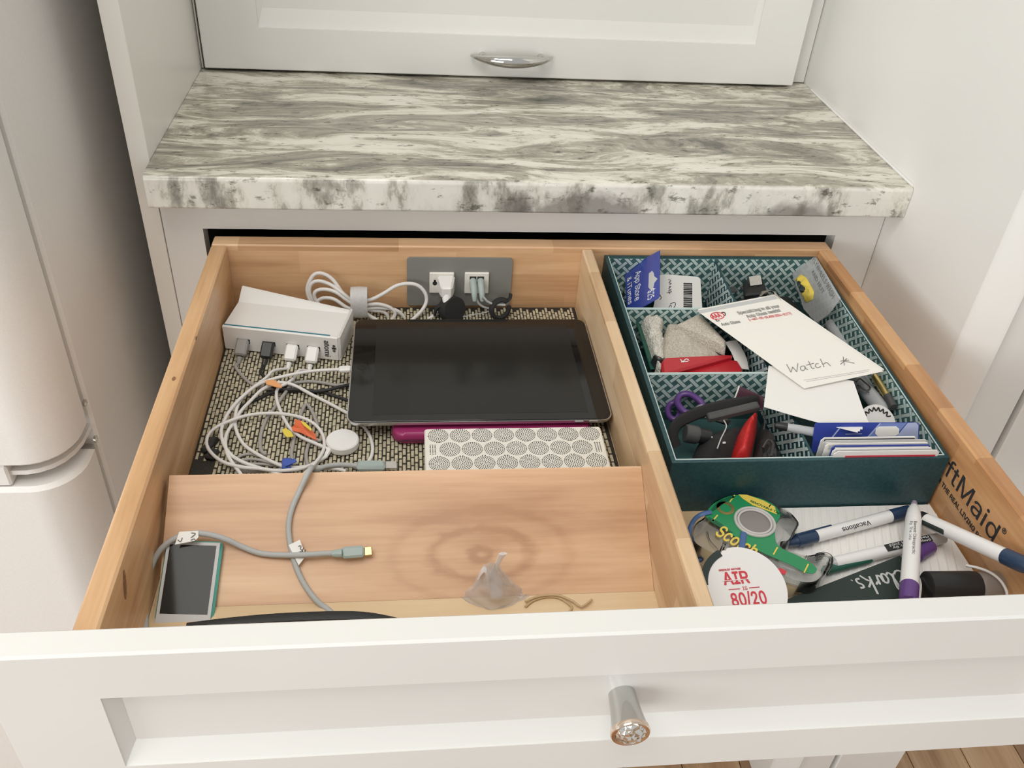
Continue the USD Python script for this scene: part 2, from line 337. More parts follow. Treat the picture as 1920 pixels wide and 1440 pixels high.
#==STRUCTURE==
# ------------------------------------------------------------------ the setting
CL, CR, YD = -0.0516, 0.715, 0.2669
fl = thing('floor', 'warm oak plank floor seen below the drawer at the lower right', 'floor', kind='structure')
def plank(x0, x1, y0, y1, m): part(fl, 'plank', bx(x0, x1, y0, y1, -.02, 0, .0012), m)
part(fl, 'subfloor', bx(-1.2, 2.0, -1.6, .6, -.05, -.021), 'dark_gap')
WID = .092
k = 0
for i in range(-21, 16):
    x0 = .70 + i * WID; ys = [-1.6, -1.6 + .35 + .9 * ((i * 7) % 5) / 5, .6]
    mm = [['plank_wood', 'plank_wood_dark', 'plank_wood', 'plank_wood_red', 'plank_wood'][(i * 2 + j) % 5] for j in range(2)]
    for j in range(2): plank(x0, x0 + WID - .0012, ys[j], ys[j + 1] - .0012, mm[j])

wb = struct_wall = thing('wall_back', 'plain off-white wall behind the cabinets and the refrigerator', 'wall', (.4, .65, 0), kind='structure')
part(wb, 'plaster', bx(-1.2, 2.0, .645, .70, 0, 2.6), 'cream_paint')
# refrigerator at the left
fr = thing('refrigerator', 'matte white refrigerator with rounded door edges, standing left of the cabinet', 'refrigerator', (-.5, .1, 0))
def fridge_door(z0, z1, name):
    R = .042; x0, x1, y0, y1 = -.85, -.110, -.214, -.155
    a = np.linspace(0, math.pi / 2, 9); pts = [(x0, y1), (x0, y0)] + [(x1 - R + R * math.sin(t), y0 + R - R * math.cos(t)) for t in a] + [(x1, y1)]
    m = ext(Polygon(pts), z1 - z0 - .008); m.apply_translation([0, 0, z0 + .004])
    m2 = ext(Polygon(pts).buffer(-.004, join_style=1), z1 - z0); m2.apply_translation([0, 0, z0])
    m = hull(np.vstack([m.vertices, m2.vertices]))
    return part(fr, name, m, 'fridge_white', 40)
part(fr, 'body', bx(-.85, -.1105, -.140, .55, .03, 1.78, .003), 'fridge_white')
up = fridge_door(.712, 1.77, 'upper_door'); lo = fridge_door(.08, .686, 'freezer_door')
part(up, 'gasket', bx(-.84, -.1165, -.156, -.139, .722, 1.76), 'fridge_grey'); part(lo, 'gasket', bx(-.84, -.1165, -.156, -.139, .09, .676), 'fridge_grey')
part(fr, 'hinge', cat_([ext(Polygon([(-.22, -.206), (-.152, -.206), (-.142, -.2035), (-.132, -.198), (-.124, -.190), (-.118, -.179), (-.1145, -.166), (-.1135, -.14), (-.22, -.14)]), .005)]).apply_translation([0, 0, .697]), 'fridge_white')
part(fr, 'hinge_cover', bx(-.85, -.166, -.211, -.160, .687, .711, .002), 'white_plastic')
for z in (.735, .690): part(fr, 'hinge_screw', lathe([(.0035, 0), (.0035, .002), (.001, .003)], (-.1105, -.149, z), (1, 0, 0), 12), 'steel')
part(fr, 'foot', bx(-.83, -.13, -.12, .5, 0, .03), 'black_plastic')

# tall panel to the left of the cabinet
ep = thing('end_panel', 'narrow off-white vertical end panel between the refrigerator and the drawer cabinet', 'panel', (-.06, .3, 0))
part(ep, 'side_board', bx(-.0694, CL, 0.0008, .62, 0, 2.1, .0008), 'cream_paint')
part(ep, 'front_edge', bx(-.0694, CL, -.0006, .0006, 0, 2.1, .0004), 'cream_paint')

# tall narrow unit at the right
tu = thing('tall_cabinet', 'tall white cabinet side at the right end of the granite counter', 'cabinet', (.8, .2, 0))
part(tu, 'side_panel', bx(CR, CR + .018, -.186, .62, 0, 2.1, .0005), 'white_paint')
pts = [(CR, -.1865), (CR + .0015, -.1905), (CR + .024, -.2065), (CR + .0275, -.2075), (CR + .0275, -.1865)]
m = ext(Polygon(pts), 2.1); part(tu, 'corner_trim', m, 'white_paint', 60)
part(tu, 'front_stile', bx(CR + .0275, CR + .079, -.203, -.187, 0, 2.1, .001), 'white_paint')
part(tu, 'front_panel', bx(CR + .0855, .898, -.205, -.187, .02, 2.1, .0015), 'white_paint')
part(tu, 'back_board', bx(CR + .0275, .898, -.1868, -.170, 0, 2.1), 'cabinet_inside')
part(tu, 'end_panel', bx(.882, .898, -.1695, .62, 0, 2.1, .0008), 'white_paint')

# base cabinet
FB = .879
bc = thing('base_cabinet', 'white base cabinet with an open drawer bay under the granite counter', 'cabinet', (.33, .3, 0))
xL, xR = CL + .0006, CR - .0006
part(bc, 'face_frame', xz_frame(xL, xR, .09, FB, -.0124, .6638, .70, .8416, 0, .019, .0006), 'white_paint')
for xa, xb in ((-.040, .3240), (.3270, .691)): part(bc, 'lower_door', bx(xa, xb, -.0195, -.0004, .105, .665, .0015), 'white_paint')
part(bc, 'toe_kick', bx(xL, xR, .06, .075, .0, .09), 'cabinet_inside')
part(bc, 'carcass', cat_([bx(xL, xL + .012, .02, .60, .09, FB), bx(xR - .012, xR, .02, .60, .09, FB), bx(xL + .012, xR - .012, .585, .60, .09, FB), bx(xL + .012, xR - .012, .02, .585, .68, .695), bx(xL + .012, xR - .012, .02, .585, .864, FB)]), 'cabinet_inside')

# granite counter
ct = thing('countertop', 'polished grey and cream veined granite counter slab between the tall white panels', 'countertop', (.33, .28, .879))
a = np.linspace(0, math.pi / 2, 6); r1 = .006
prof = [(.60, .0), (.60, .0348)] + [(-.0329 + r1 - r1 * math.sin(t), .0348 - r1 + r1 * math.cos(t)) for t in a] + [(-.0329 + .003 - .003 * math.cos(t), .003 - .003 * math.sin(t)) for t in a]
def slab(x0, x1, pr):
    m = ext(Polygon(pr), x1 - x0); return tf(m, np.array([[0, 0, 1, x0], [1, 0, 0, 0], [0, 1, 0, .8792], [0, 0, 0, 1.0]]))
part(ct, 'slab', cat_([slab(CL + .0005, CR - .0005, prof)]), 'granite', 40)
part(ct, 'caulk_line', tube([(CR - .0012, .26, .9152), (CR - .0012, .1, .9152), (CR - .0012, -.03, .9150)], .0016, 6), 'white_plastic')

# upper cabinet standing on the counter
uc = thing('upper_cabinet', 'white shaker cabinet door standing on the granite counter, with a chrome arched pull', 'cabinet', (.33, .4, .9145))
Z0, Z1 = .917, 1.62; x0, x1 = -.046, .6906
IL, IR, IB = .0215, .6297, .9665
door = part(uc, 'door', xz_frame(x0, x1, Z0, Z1, IL, IR, IB, Z1 - .05, YD, YD + .02, .0012), 'white_paint')
part(door, 'recessed_panel', bx(IL - .002, IR + .002, YD + .009, YD + .016, IB - .002, Z1 - .05), 'white_paint')
bev = []
q = [(IL, IB), (IR, IB), (IR, Z1 - .05), (IL, Z1 - .05)]; c_ = np.mean(q, 0)
for i in range(4):
    A, B = np.array(q[i]), np.array(q[(i + 1) % 4]); n2 = np.array([-(B - A)[1], (B - A)[0]]); n2 /= np.linalg.norm(n2)
    d = (B - A) / np.linalg.norm(B - A); w = .020 if i in (0, 2) else .006
    pts = []
    for s, e in ((A, d * .006 if i in (0, 2) else d * .020), (B, -d * .006 if i in (0, 2) else -d * .020)):
        pts += [(s[0], YD + .0035, s[1]), (s[0], YD + .012, s[1]), ((s + n2 * w + e)[0], YD + .0088, (s + n2 * w + e)[1]), ((s + n2 * w + e)[0], YD + .012, (s + n2 * w + e)[1])]
    bev.append(hull(pts))
part(door, 'inner_moulding', cat_(bev), 'white_paint')
part(uc, 'case', cat_([bx(CL + .0007, -.0475, YD + .014, .60, .9145, 1.66), bx(-.0475, CR - .0008, YD + .03, .60, .9145, 1.66)]), 'cabinet_inside')
part(uc, 'filler_strip', bx(.6925, CR - .0007, YD + .022, YD + .0295, .9145, 1.66, .0006), 'white_paint')
part(uc, 'side_trim', bx(CL + .0006, -.0492, YD + .008, YD + .0135, .9145, 1.66, .0004), 'cream_paint')
hp = []
for t in np.linspace(0, 1, 25):
    x = .2735 + .0990 * t; s = math.sin(math.pi * t)
    hp.append((x, YD - .004 - .020 * s ** .6, .9435))
pull = part(uc, 'pull', tube(hp, [.0018, .0042, .0062, .0072, .0075, .0072, .0062, .0042, .0018], 14), 'chrome', 60)
for x in (.287, .359): part(pull, 'post', rod((x, YD + .001, .9435), (x, YD - .012, .9435), .004, 14), 'chrome')
#==DRAWER==
# ------------------------------------------------------------------ the drawer
ZF, XD0, XD1, YB0, YB1, YF = .764, .3759, .3869, -.0275, -.0086, -.4975
ZT = .8384
dr = thing('drawer', 'open maple kitchen drawer with white panelled front, full of gadgets', 'drawer', (.325, -.25, .69))
part(dr, 'side_board', bx(0, .0152, YF + .0003, YB0 - .0002, .748, ZT, .0016), 'maple_side')
rs = part(dr, 'side_board', bx(.6348, .65, YF + .0003, YB0 - .0002, .748, ZT, .0016), 'maple_side_right', label='right side board with glued staves and a printed maker name')
part(dr, 'back_board', bx(0, .65, YB0, YB1, .748, ZT, .0014), 'maple_back')
part(dr, 'bottom_board', bx(.0154, .6346, YF + .0003, YB0 - .0002, .752, ZF), 'maple_bottom')
part(dr, 'divider', bx(XD0, XD1, YF + .0003, YB0 - .0002, ZF + .0001, ZT - .0012, .0014), 'maple_divider')
for x in (.03, .60): part(dr, 'drawer_slide', bx(x, x + .02, -.40, -.0005, .7412, .7515, .001), 'steel')
# sloping board: its face runs from A (upper edge) to B (on the drawer bottom)
BA, BB = np.array([0, -.3385, .8150]), np.array([0, -.4200, .7642])
bd = (BB - BA) / np.linalg.norm(BB - BA); BN = np.cross([1, 0, 0], bd); BN = BN if BN[2] > 0 else -BN
def onboard(u, v, off=0.0): return PP(u, v, BA + BN * off, BN)
q = [BA, BB, BB + np.array([0, .0145, 0]), BA - BN * .011 + bd * .002]
pts = [(x, *p_[1:]) for x in (.0195, .3757) for p_ in q]
wood('maple_board', (.42, .215, .105), (.60, .355, .195), (.73, .485, .295), 'x', knot=(tuple(float(t) for t in onboard(920, 1030)), .0245, .0125, (float(math.atan2(bd[2], -bd[1])) * -1, 0.0, 0.0)), fine=.8)
part(dr, 'sloping_board', hull(pts), 'maple_board', 20)
# white front with a recessed panel
FY = -.5165; fz0, fz1, fx0, fx1 = .691, .8443, -.047, .697
rx0, rx1, rz0, rz1 = .0146, .6354, .7288, .803
ft = part(dr, 'front_frame', xz_frame(fx0, fx1, fz0, fz1, rx0, rx1, rz0, rz1, FY, YF, .0016), 'white_paint')
part(ft, 'recessed_panel', bx(rx0 - .002, rx1 + .002, FY + .0085, YF - .001, rz0 - .002, rz1 + .002), 'white_paint')
def ledge(o0, o1, i0, i1):
    (ax, az), (bx_, bz), (cx, cz), (dx, dz) = o0, o1, i0, i1
    return hull([(ax, FY + .0008, az), (bx_, FY + .0008, bz), (ax, FY + .012, az), (bx_, FY + .012, bz), (cx, FY + .0083, cz), (dx, FY + .0083, dz), (cx, FY + .012, cz), (dx, FY + .012, dz)])
w1, w2 = .0165, .0075
mo = [ledge((rx0, rz0), (rx1, rz0), (rx0 + w2, rz0 + w1), (rx1 - w2, rz0 + w1)), ledge((rx0, rz1), (rx1, rz1), (rx0 + w2, rz1 - w1 * .75), (rx1 - w2, rz1 - w1 * .75)),
      ledge((rx0, rz0), (rx0, rz1), (rx0 + w2, rz0 + w1), (rx0 + w2, rz1 - w1 * .75)), ledge((rx1, rz0), (rx1, rz1), (rx1 - w2, rz0 + w1), (rx1 - w2, rz1 - w1 * .75))]
part(ft, 'inner_moulding', cat_(mo), 'white_paint', 10)
# knob
ko = PY(1166, 1301, FY + .0085); kx, kz = ko[0], ko[2]
yk = min(np.linspace(-.53, -.58, 200), key=lambda y: abs(PY(1180, 1374, y)[2] - kz) + 0 * y)
L_ = ko[1] - yk; AXK = (PY(1180, 1374, yk) - ko) / np.linalg.norm(PY(1180, 1374, yk) - ko); AXK = np.array([0, -1.0, 0])
kn = part(dr, 'knob', lathe([(.0092, -.001), (.0092, .001), (.0094, .004), (.0104, L_ * .55), (.0124, L_ - .001), (.0128, L_), (.0122, L_ + .0012), (.0098, L_ + .0005), (.0096, L_ - .0008)], ko, AXK, 40), 'chrome', 50)
part(kn, 'knob_rim', lathe([(.0127, L_ - .0022), (.01295, L_), (.0123, L_ + .0014), (.0100, L_ + .0009), (.0098, L_ - .0005)], ko, AXK, 40), 'copper_chrome', 40)
rk = np.random.default_rng(4); ctr = ko + AXK * L_
fp = [(0, 0, .0032)] + [(.0045 * math.cos(t), .0045 * math.sin(t), .0030 + rk.uniform(-.0006, .0006)) for t in np.arange(6) * math.pi / 3] + [(.0078 * math.cos(t), .0078 * math.sin(t), .0020 + rk.uniform(-.0007, .0007)) for t in np.arange(10) * math.pi / 5 + .3] + [(.0099 * math.cos(t), .0099 * math.sin(t), .0002) for t in np.arange(12) * math.pi / 6]
fp = np.array(fp); from scipy.spatial import Delaunay
tri = Delaunay(fp[:, :2]).simplices
V = np.c_[fp[:, 0], -fp[:, 2] * .9, fp[:, 1]] + ctr
Vx, Fx = [], []
for t in tri:
    c = V[t].mean(0) + np.array([rk.uniform(-.0009, .0009), -rk.uniform(-.0004, .0016), rk.uniform(-.0009, .0009)])
    n = len(Vx); Vx += [*V[t], c]; Fx += [[n, n + 1, n + 3], [n + 1, n + 2, n + 3], [n + 2, n, n + 3]]
part(kn, 'crystal', trimesh.Trimesh(np.array(Vx), np.array(Fx), process=False), 'crystal', False, label='faceted glittering stone set in the knob end')
# printed maker name on the right side board
TX, TY = (0, -1, 0), (0, 0, 1)
part(dr, 'printed_name', cat_([text('KraftMaid', .0165, (.6347, -.2945, .7995), TX, TY, width=.1195), text('®', .006, (.6347, -.4155, .8125), TX, TY),
     text('FOR THE REAL LIVING ROOM', .0042, (.6347, -.3260, .7885), TX, TY, bold=True, width=.088)]), 'ink', False)
def knot_mark(o, X, Y, a_, b_): return tf(ext(affinity.scale(Point(0, 0).buffer(1, 10), a_, b_), .00015), frame(o, X, Y))
k1, k2, k3 = P(326, 710, ZT + .0001), PX(368, 634, .0153), PX(234, 1096, .0153)
part(dr, 'wood_knot', knot_mark(k1, (1, 0, 0), (0, 1, 0), .0014, .0026), 'knot_brown'); part(dr, 'wood_knot', knot_mark(k2, (0, 1, 0), (0, 0, 1), .0020, .0016), 'knot_brown')
part(dr, 'wood_knot', knot_mark(k3, (0, 1, -.5), (0, .5, 1), .0030, .0100), 'knot_brown')
# power outlet on the back board
ou = thing('power_outlet', 'grey outlet plate with two white sockets on the drawer back board', 'outlet', (.249, YB0, .77))
pl = flatpoly([(.1936, YB0 - .003, .769), (.3035, YB0 - .003, .769), (.3035, YB0 - .003, .8265), (.1936, YB0 - .003, .8265)], frame((.249, YB0 - .0002, .79), (1, 0, 0), (0, 0, 1)), .0025, .004)
part(ou, 'plate', pl, 'grey_plate')
s1 = part(ou, 'socket', bx(.2170, .2428, YB0 - .0055, YB0 - .0025, .7858, .8104, .0008), 'outlet_white')
part(s1, 'ground_hole', cat_([lathe([(.0024, 0), (.0024, .0003)], (.2226, YB0 - .0054, .798), (0, -1, 0), 12), bx(.2215, .2237, YB0 - .0057, YB0 - .0054, .7995, .8022)]), 'ink')
s2_ = part(ou, 'socket', bx(.2538, .2794, YB0 - .0055, YB0 - .0025, .7854, .8106, .0008), 'outlet_white', label='charging socket with two small ports')
for x in (.2625, .2705): part(s2_, 'port', bx(x - .0035, x + .0035, YB0 - .0058, YB0 - .0054, .7975, .8065), 'ink')

# woven mat
mt = thing('drawer_mat', 'black and cream woven mat lining the left compartment under the cables', 'mat', (.2, -.18, ZF))
part(mt, 'backing', bx(.0156, .3752, -.3300, -.0285, ZF + .0002, ZF + .0018, .0006), 'mat_black')
ds = []; i = 0; x = .0185
proto = bx(-.00128, .00128, -.0042, .0042, 0, .0012, .0004); pv, pf = np.array(proto.vertices), np.array(proto.faces); nv = len(pv); V, Fc = [], []
rm = np.random.default_rng(3)
while x < .3735:
    y = -.322 + ((i * .38) % 1.0) * .0100
    while y < -.034:
        if not (x < .034 and y < -.262 - rm.uniform(0, .006)):
            V.append(pv * [rm.uniform(.85, 1.1), rm.uniform(.92, 1.05), 1] + [x + rm.uniform(-.0002, .0002), y + rm.uniform(-.0003, .0003), ZF + .0012]); Fc.append(pf + nv * len(Fc))
        y += .0100
    x += .00345; i += 1
part(mt, 'weave', trimesh.Trimesh(np.vstack(V), np.vstack(Fc), process=False), 'mat_cream', False, kind='stuff')
ZM = ZF + .0024
#==LEFT==
# ------------------------------------------------------------------ left compartment: things
# charging station
cs0, cs1 = np.array([.0172, -.1068, ZM]), np.array([.1272, -.1283, ZM])
cx = (cs1 - cs0) / np.linalg.norm(cs1 - cs0); cy = np.array([-cx[1], cx[0], 0]); CLEN = float(np.linalg.norm(cs1 - cs0)); CT = frame(cs0, cx, cy)
cg = thing('charging_station', 'white usb charging station with a thin teal line, four plugs in its front', 'charger', tuple(cs0 + cx * CLEN / 2 + cy * .03))
def csp(x, y, z): return (CT @ np.array([x, y, z, 1.0]))[:3]
prof = [(0, .0015), (.0015, 0), (.062, 0), (.064, .002), (.064, .034), (.0625, .0355), (.060, .036), (.046, .0262), (.006, .0258), (.0022, .0272), (.0004, .0262)]
prof_r = [(0, .0015), (.0015, 0), (.050, 0), (.052, .002), (.052, .0265), (.0515, .0272), (.0500, .0275), (.046, .0262), (.006, .0258), (.0022, .0272), (.0004, .0262)]
T = CT @ np.array([[0, 0, 1.0, 0], [1, 0, 0, 0], [0, 1, 0, 0], [0, 0, 0, 1]])
def loft(pa_, pb_, L_):
    n_ = len(pa_); tris = trimesh.creation.triangulate_polygon(Polygon(pa_), engine='earcut')[1]
    V_ = np.vstack([np.c_[pa_, np.zeros(n_)], np.c_[pb_, np.full(n_, L_)]])
    F_ = [[i, (i + 1) % n_, n_ + (i + 1) % n_] for i in range(n_)] + [[i, n_ + (i + 1) % n_, n_ + i] for i in range(n_)]
    m = trimesh.Trimesh(V_, np.vstack([tris[:, ::-1], tris + n_, np.array(F_)]), process=False); m.fix_normals(); return m
part(cg, 'body', tf(loft(prof, prof_r, CLEN), T), 'white_plastic', 30)
part(cg, 'side_rim', tf(bx(CLEN - .0001, CLEN + .0028, .0, .0525, 0, .0292, .0014), CT), 'white_plastic')
part(cg, 'light_strip', tf(bx(.001, CLEN * .93, .0026, .0043, .0262, .0274), CT), 'teal_strip')
TXT, TYT = -CT[:3, 2], cx   # lettering turned a quarter
px_ = [.0195, .0445, .0680, .0885]
for x in px_: part(cg, 'port', tf(bx(x - .0062, x + .0062, -.0003, .0006, .0100, .0146), CT), 'ink')
part(cg, 'printed_name', cat_([text('atomi', .0052, csp(.0992, -.0001, .0235), (0, 0, -1), cx, depth=.0003, width=.0185),
    tf(cat_([bx(-.0022, .0022, -.00035, .00035, 0, .0003), tf(bx(-.0022, .0022, -.00035, .00035, 0, .0003), trimesh.transformations.rotation_matrix(1.2, (0, 0, 1))), tf(bx(-.0022, .0022, -.00035, .00035, 0, .0003), trimesh.transformations.rotation_matrix(-1.2, (0, 0, 1)))] +
    [bx(a_ - .0005, a_ + .0005, b_ - .0005, b_ + .0005, 0, .0003) for a_, b_ in ((.0028, .0008), (.0028, -.0008), (-.0028, .0008), (-.0028, -.0008), (.0036, 0), (-.0036, 0))]), frame(csp(.1085, -.0001, .0150), (0, 0, -1), cx))]), 'ink', False)

# tablet on a pink case
ZT2 = .7872
tx0, tx1, ty0, ty1 = .1416, .3748, -.2468, -.0842
tb = thing('tablet', 'black tablet with wide bezels and silver rim lying on a magenta case', 'tablet', ((tx0 + tx1) / 2, (ty0 + ty1) / 2, ZT2 - .0078))
def rrect(x0, x1, y0, y1, r): return sbox(x0 + r, y0 + r, x1 - r, y1 - r).buffer(r, 8)
def slabs(poly, z0, levels):
    return hull(np.vstack([np.c_[np.array(poly.buffer(-o).exterior.coords), np.full(len(poly.buffer(-o).exterior.coords), z0 + z)] for z, o in levels]))
R0 = rrect(tx0, tx1, ty0, ty1, .010)
part(tb, 'back_shell', slabs(R0, ZT2 - .0078, [(0, .006), (.0015, .0025), (.004, .0005), (.0066, 0), (.0070, .0002)]), 'aluminium', 50)
part(tb, 'front_glass', slabs(R0.buffer(-.0012), ZT2 - .0010, [(0, 0), (.0008, 0), (.0010, .0003)]), 'screen_glass', 30)
part(tb, 'screen', slabs(rrect(tx0 + .022, tx1 - .021, ty0 + .0105, ty1 - .0105, .0006), ZT2, [(0, 0), (.0001, 0)]), 'screen_panel')
part(tb, 'home_button', lathe([(.0050, 0), (.0050, .00012), (.0042, .00012)], (tx0 + .0105, (ty0 + ty1) / 2, ZT2), (0, 0, 1), 24), 'screen_panel')
for x in (.340, .353): part(tb, 'volume_button', bx(x, x + .008, ty0 - .0006, ty0 + .003, ZT2 - .0032, ZT2 - .0014, .0003), 'aluminium')
pk = thing('pink_case', 'magenta padded case under the tablet, its front edge showing above the white speaker', 'case', (.265, -.19, ZM))
part(pk, 'cover', slabs(rrect(.1800, .3560, -.2540, -.120, .012), ZM, [(0, .003), (.003, 0), (.009, .0003), (.0123, .003)]), 'magenta', 60)
part(pk, 'seam', tube(np.array([(.184, -.2545, ZM + .006), (.26, -.2547, ZM + .006), (.34, -.2545, ZM + .006)]), .0006, 6), 'burgundy')

# white speaker with circles of holes
ZS = .7905; sx0, sx1, sy0, sy1 = .2080, .3598, -.3165, -.2600
sp = thing('speaker', 'flat white portable speaker with rows of round dotted grille circles', 'speaker', ((sx0 + sx1) / 2, (sy0 + sy1) / 2, ZM))
part(sp, 'body', slabs(rrect(sx0, sx1, sy0, sy1, .0025), ZM, [(0, .001), (.001, 0), (ZS - ZM - .001, 0), (ZS - ZM, .001)]), 'speaker_white', 40)
dots = []; disc = trimesh.creation.cylinder(.00050, .0002, sections=8); dv, df = np.array(disc.vertices), np.array(disc.faces)
cen = []
for r_, n_, y_, off in ((0, 8, sy1 - .0098, .0114), (1, 7, sy1 - .0272, .0207), (2, 8, sy1 - .0446, .0114)):
    for i in range(n_): cen.append((sx0 + off + .0185 * i, y_, r_))
for cx_, cy_, r_ in cen:
    for k, rr in enumerate((.0003, .0019, .0035, .0051, .0067, .0082)):
        n_ = 1 if k == 0 else int(2 * math.pi * rr / .00172)
        for j in range(n_):
            t = 2 * math.pi * j / n_ + k * .3; dots.append((cx_ + rr * math.cos(t), cy_ + rr * math.sin(t)))
for x in (sx0 + .0045, sx0 + .0065, sx0 + .0085, sx1 - .0045, sx1 - .0065, sx1 - .0085):
    for j in range(8): dots.append((x, sy1 - .0215 - .0016 * j))
for i in range(8):      # the small fields between the circles
    for y_ in (sy1 - .0185, sy1 - .0359):
        x = sx0 + .0205 + .0185 * (i - .5)
        if sx0 + .008 < x < sx1 - .008:
            for q_ in (-.0012, .0012): dots.append((x + q_, y_ + .0003))
part(sp, 'grille_hole', trimesh.Trimesh(np.vstack([dv + [x, y, ZS + .0001] for x, y in dots]), np.vstack([df + len(dv) * i for i in range(len(dots))]), process=False), 'dark_grey', False, kind='stuff')

# ------------------------------------------------------------------ cables
def cable(name, label, pts, r, material, cat='cable', group=None, step=.004):
    t = thing(name, label, cat, tuple(np.min(np.asarray(pts), 0)), group)
    part(t, 'cord', tube(spline(pts, step), r, 8), material, 60)
    return t
def Z3(seq, z):  # pixels of the enlarged view of the cable nest
    out = []
    for s in seq:
        zz = z + (s[2] if len(s) > 2 else 0) * .001
        out.append(P(350 + s[0] / 4.683, 660 + s[1] / 4.683, zz))
    return out
def plug(t, x, z, mat_, col='steel', tilt=-.66, L=.0165, w=.0118, h=.0062):
    o = csp(x, -.0006, z); d = -cy * math.cos(tilt) + np.array([0, 0, math.sin(tilt)]); up = np.cross(cx, d); up = up if up[2] > 0 else -up
    pl = part(t, 'plug', tf(bx(-w / 2, w / 2, 0, L, -h / 2, h / 2, .0016), frame(o - d * .0005, cx, d)), mat_, 30)
    part(pl, 'strain_relief', tube([o + d * (L + .001), o + d * (L + .005), o + d * (L + .009)], [.0027, .0022, .0017], 10), mat_)
    return o + d * (L + .007)
def z_at(p_, z): return (p_[0], p_[1], z)

e = None
# 1 grey cord from the leftmost plug, running under the orange tape to the tablet
def cable_from_plug(name, label, x, mat_plug, mat_cord, seq, z, r=.00155):
    t = thing(name, label, 'cable', tuple(csp(x, -.03, 0)))
    e = plug(t, x, .0140, mat_plug)
    pts = [e] + Z3(seq, z)
    part(t, 'cord', tube(spline(pts), r, 8), mat_cord, 60); return t
cable_from_plug('charging_cable', 'grey charging cable from the leftmost plug, passing under the orange tape to the tablet', px_[0], 'grey_plastic', 'grey_cord',
    [(430, 130, 2), (480, 200), (540, 260), (610, 300), (690, 322), (780, 318), (860, 290), (950, 270), (1080, 258), (1200, 270), (1300, 290), (1400, 288), (1480, 285)], ZM + .0019)
cable_from_plug('charging_cable', 'thin black charging cable from the black plug of the charging station', px_[1], 'black_plastic', 'black_rubber',
    [(648, 175), (690, 225), (740, 290), (830, 330), (960, 328), (1110, 345), (1230, 335), (1330, 310), (1410, 292), (1480, 275)], ZM + .0042, .0016)
cable_from_plug('charging_cable', 'white charging cable from the third plug, looping down to the blue tie', px_[2], 'white_plastic', 'white_cord',
    [(762, 165, 2), (700, 225, 2), (600, 300, 2), (500, 390, 1), (445, 480, 1), (425, 600, 1), (440, 700), (500, 810), (600, 885), (720, 950, 1), (840, 1000, 2), (960, 1015, 1), (1100, 1003), (1230, 1020), (1330, 1028), (1400, 1045)], ZM + .0046)
cable_from_plug('charging_cable', 'pale cable from the plug nearest the maker name, running under the orange tag', px_[3], 'white_plastic', 'white_cord',
    [(985, 165, 2), (945, 225, 1), (880, 275, 3), (800, 320, 1), (790, 410), (825, 520), (880, 630), (930, 690), (1010, 750), (1100, 790), (1180, 825), (1260, 860, -.5)], ZM + .0052)
# lightning cable into the tablet
t = thing('lightning_cable', 'white cable with a short white connector plugged into the left edge of the tablet', 'cable', (.1, -.2, ZM))
c0, c1 = np.array([tx0 + .0006, PP(653, 692, (0, 0, ZT2 - .004), (0, 0, 1))[1], ZT2 - .0038]), np.array([tx0 - .0115, PP(625, 692, (0, 0, ZT2 - .004), (0, 0, 1))[1], ZT2 - .0045])
part(t, 'connector', tf(bx(0, np.linalg.norm(c1 - c0), -.0036, .0036, -.0024, .0024, .0014), frame(c0, c1 - c0, (0, 1, 0))), 'white_plastic')
part(t, 'cord', tube(spline([c1 + (c0 - c1) * .02] + Z3([(1100, 168, 9), (900, 203, 7), (750, 240, 5), (620, 290, 5), (520, 365, 5), (430, 450, 4), (365, 535, 3), (325, 620, 3), (303, 700, 3), (315, 780, 3), (350, 855, 3), (410, 920, 3), (500, 970, 3), (610, 1010, 3), (720, 1040, 3), (830, 1080, 2)], ZM + .0046)), .0016, 8), 'white_cord', 60)
cable('white_cable', 'white cable bending over the orange tape and going under the left edge of the tablet',
    Z3([(1500, 580), (1400, 530), (1250, 450), (1100, 375, 1), (980, 310, 2), (900, 278, 4), (815, 268, 5), (740, 290, 4), (650, 340, 3), (560, 430, 2), (480, 515, 2), (430, 600, 2), (365, 690, 3), (340, 780, 4), (355, 890, 4), (410, 985, 4), (460, 1050, 4), (500, 1110, 4)], ZM + .0036), .0016, 'white_cord')
# watch charger
wz = ZM + .0088
wc = thing('watch_charger', 'round white puck charger on a thin looping white cord', 'charger', tuple(P(643, 835, ZM)))
wo = P(643, 836, ZM + .0006)
wr = .0140
part(wc, 'puck', lathe([(wr - .002, 0), (wr - .0005, .0008), (wr, .002), (wr, .0070), (wr - .001, .0080), (wr - .0025, .0080), (.002, .0074)], wo, (0, 0, 1), 40), 'white_plastic', 40)
part(wc, 'strain_relief', tube(spline([wo + np.array([-.0105, -.0085, .004])] + Z3([(1215, 925)], ZM + .004)), [.0026, .0018], 8), 'white_plastic')
part(wc, 'cord', tube(spline(Z3([(1225, 918, .5), (1130, 972, 2), (1020, 1020, 5), (900, 1038, 7), (780, 1042, 5), (640, 1025, 6), (480, 1010, 6), (330, 970, 4), (230, 900, 2), (178, 820, 1), (190, 730, 1), (270, 655, 4), (420, 590, 7), (560, 552, 5), (720, 538, 3), (880, 548, 4), (1020, 580, 6), (1130, 640, 3), (1195, 730, 1), (1208, 830, 2), (1170, 920, 4), (1105, 1000, 7), (1040, 1065, 6), (1000, 1110, 4)], ZM + .0036)), .00155, 8), 'white_cord', 60)
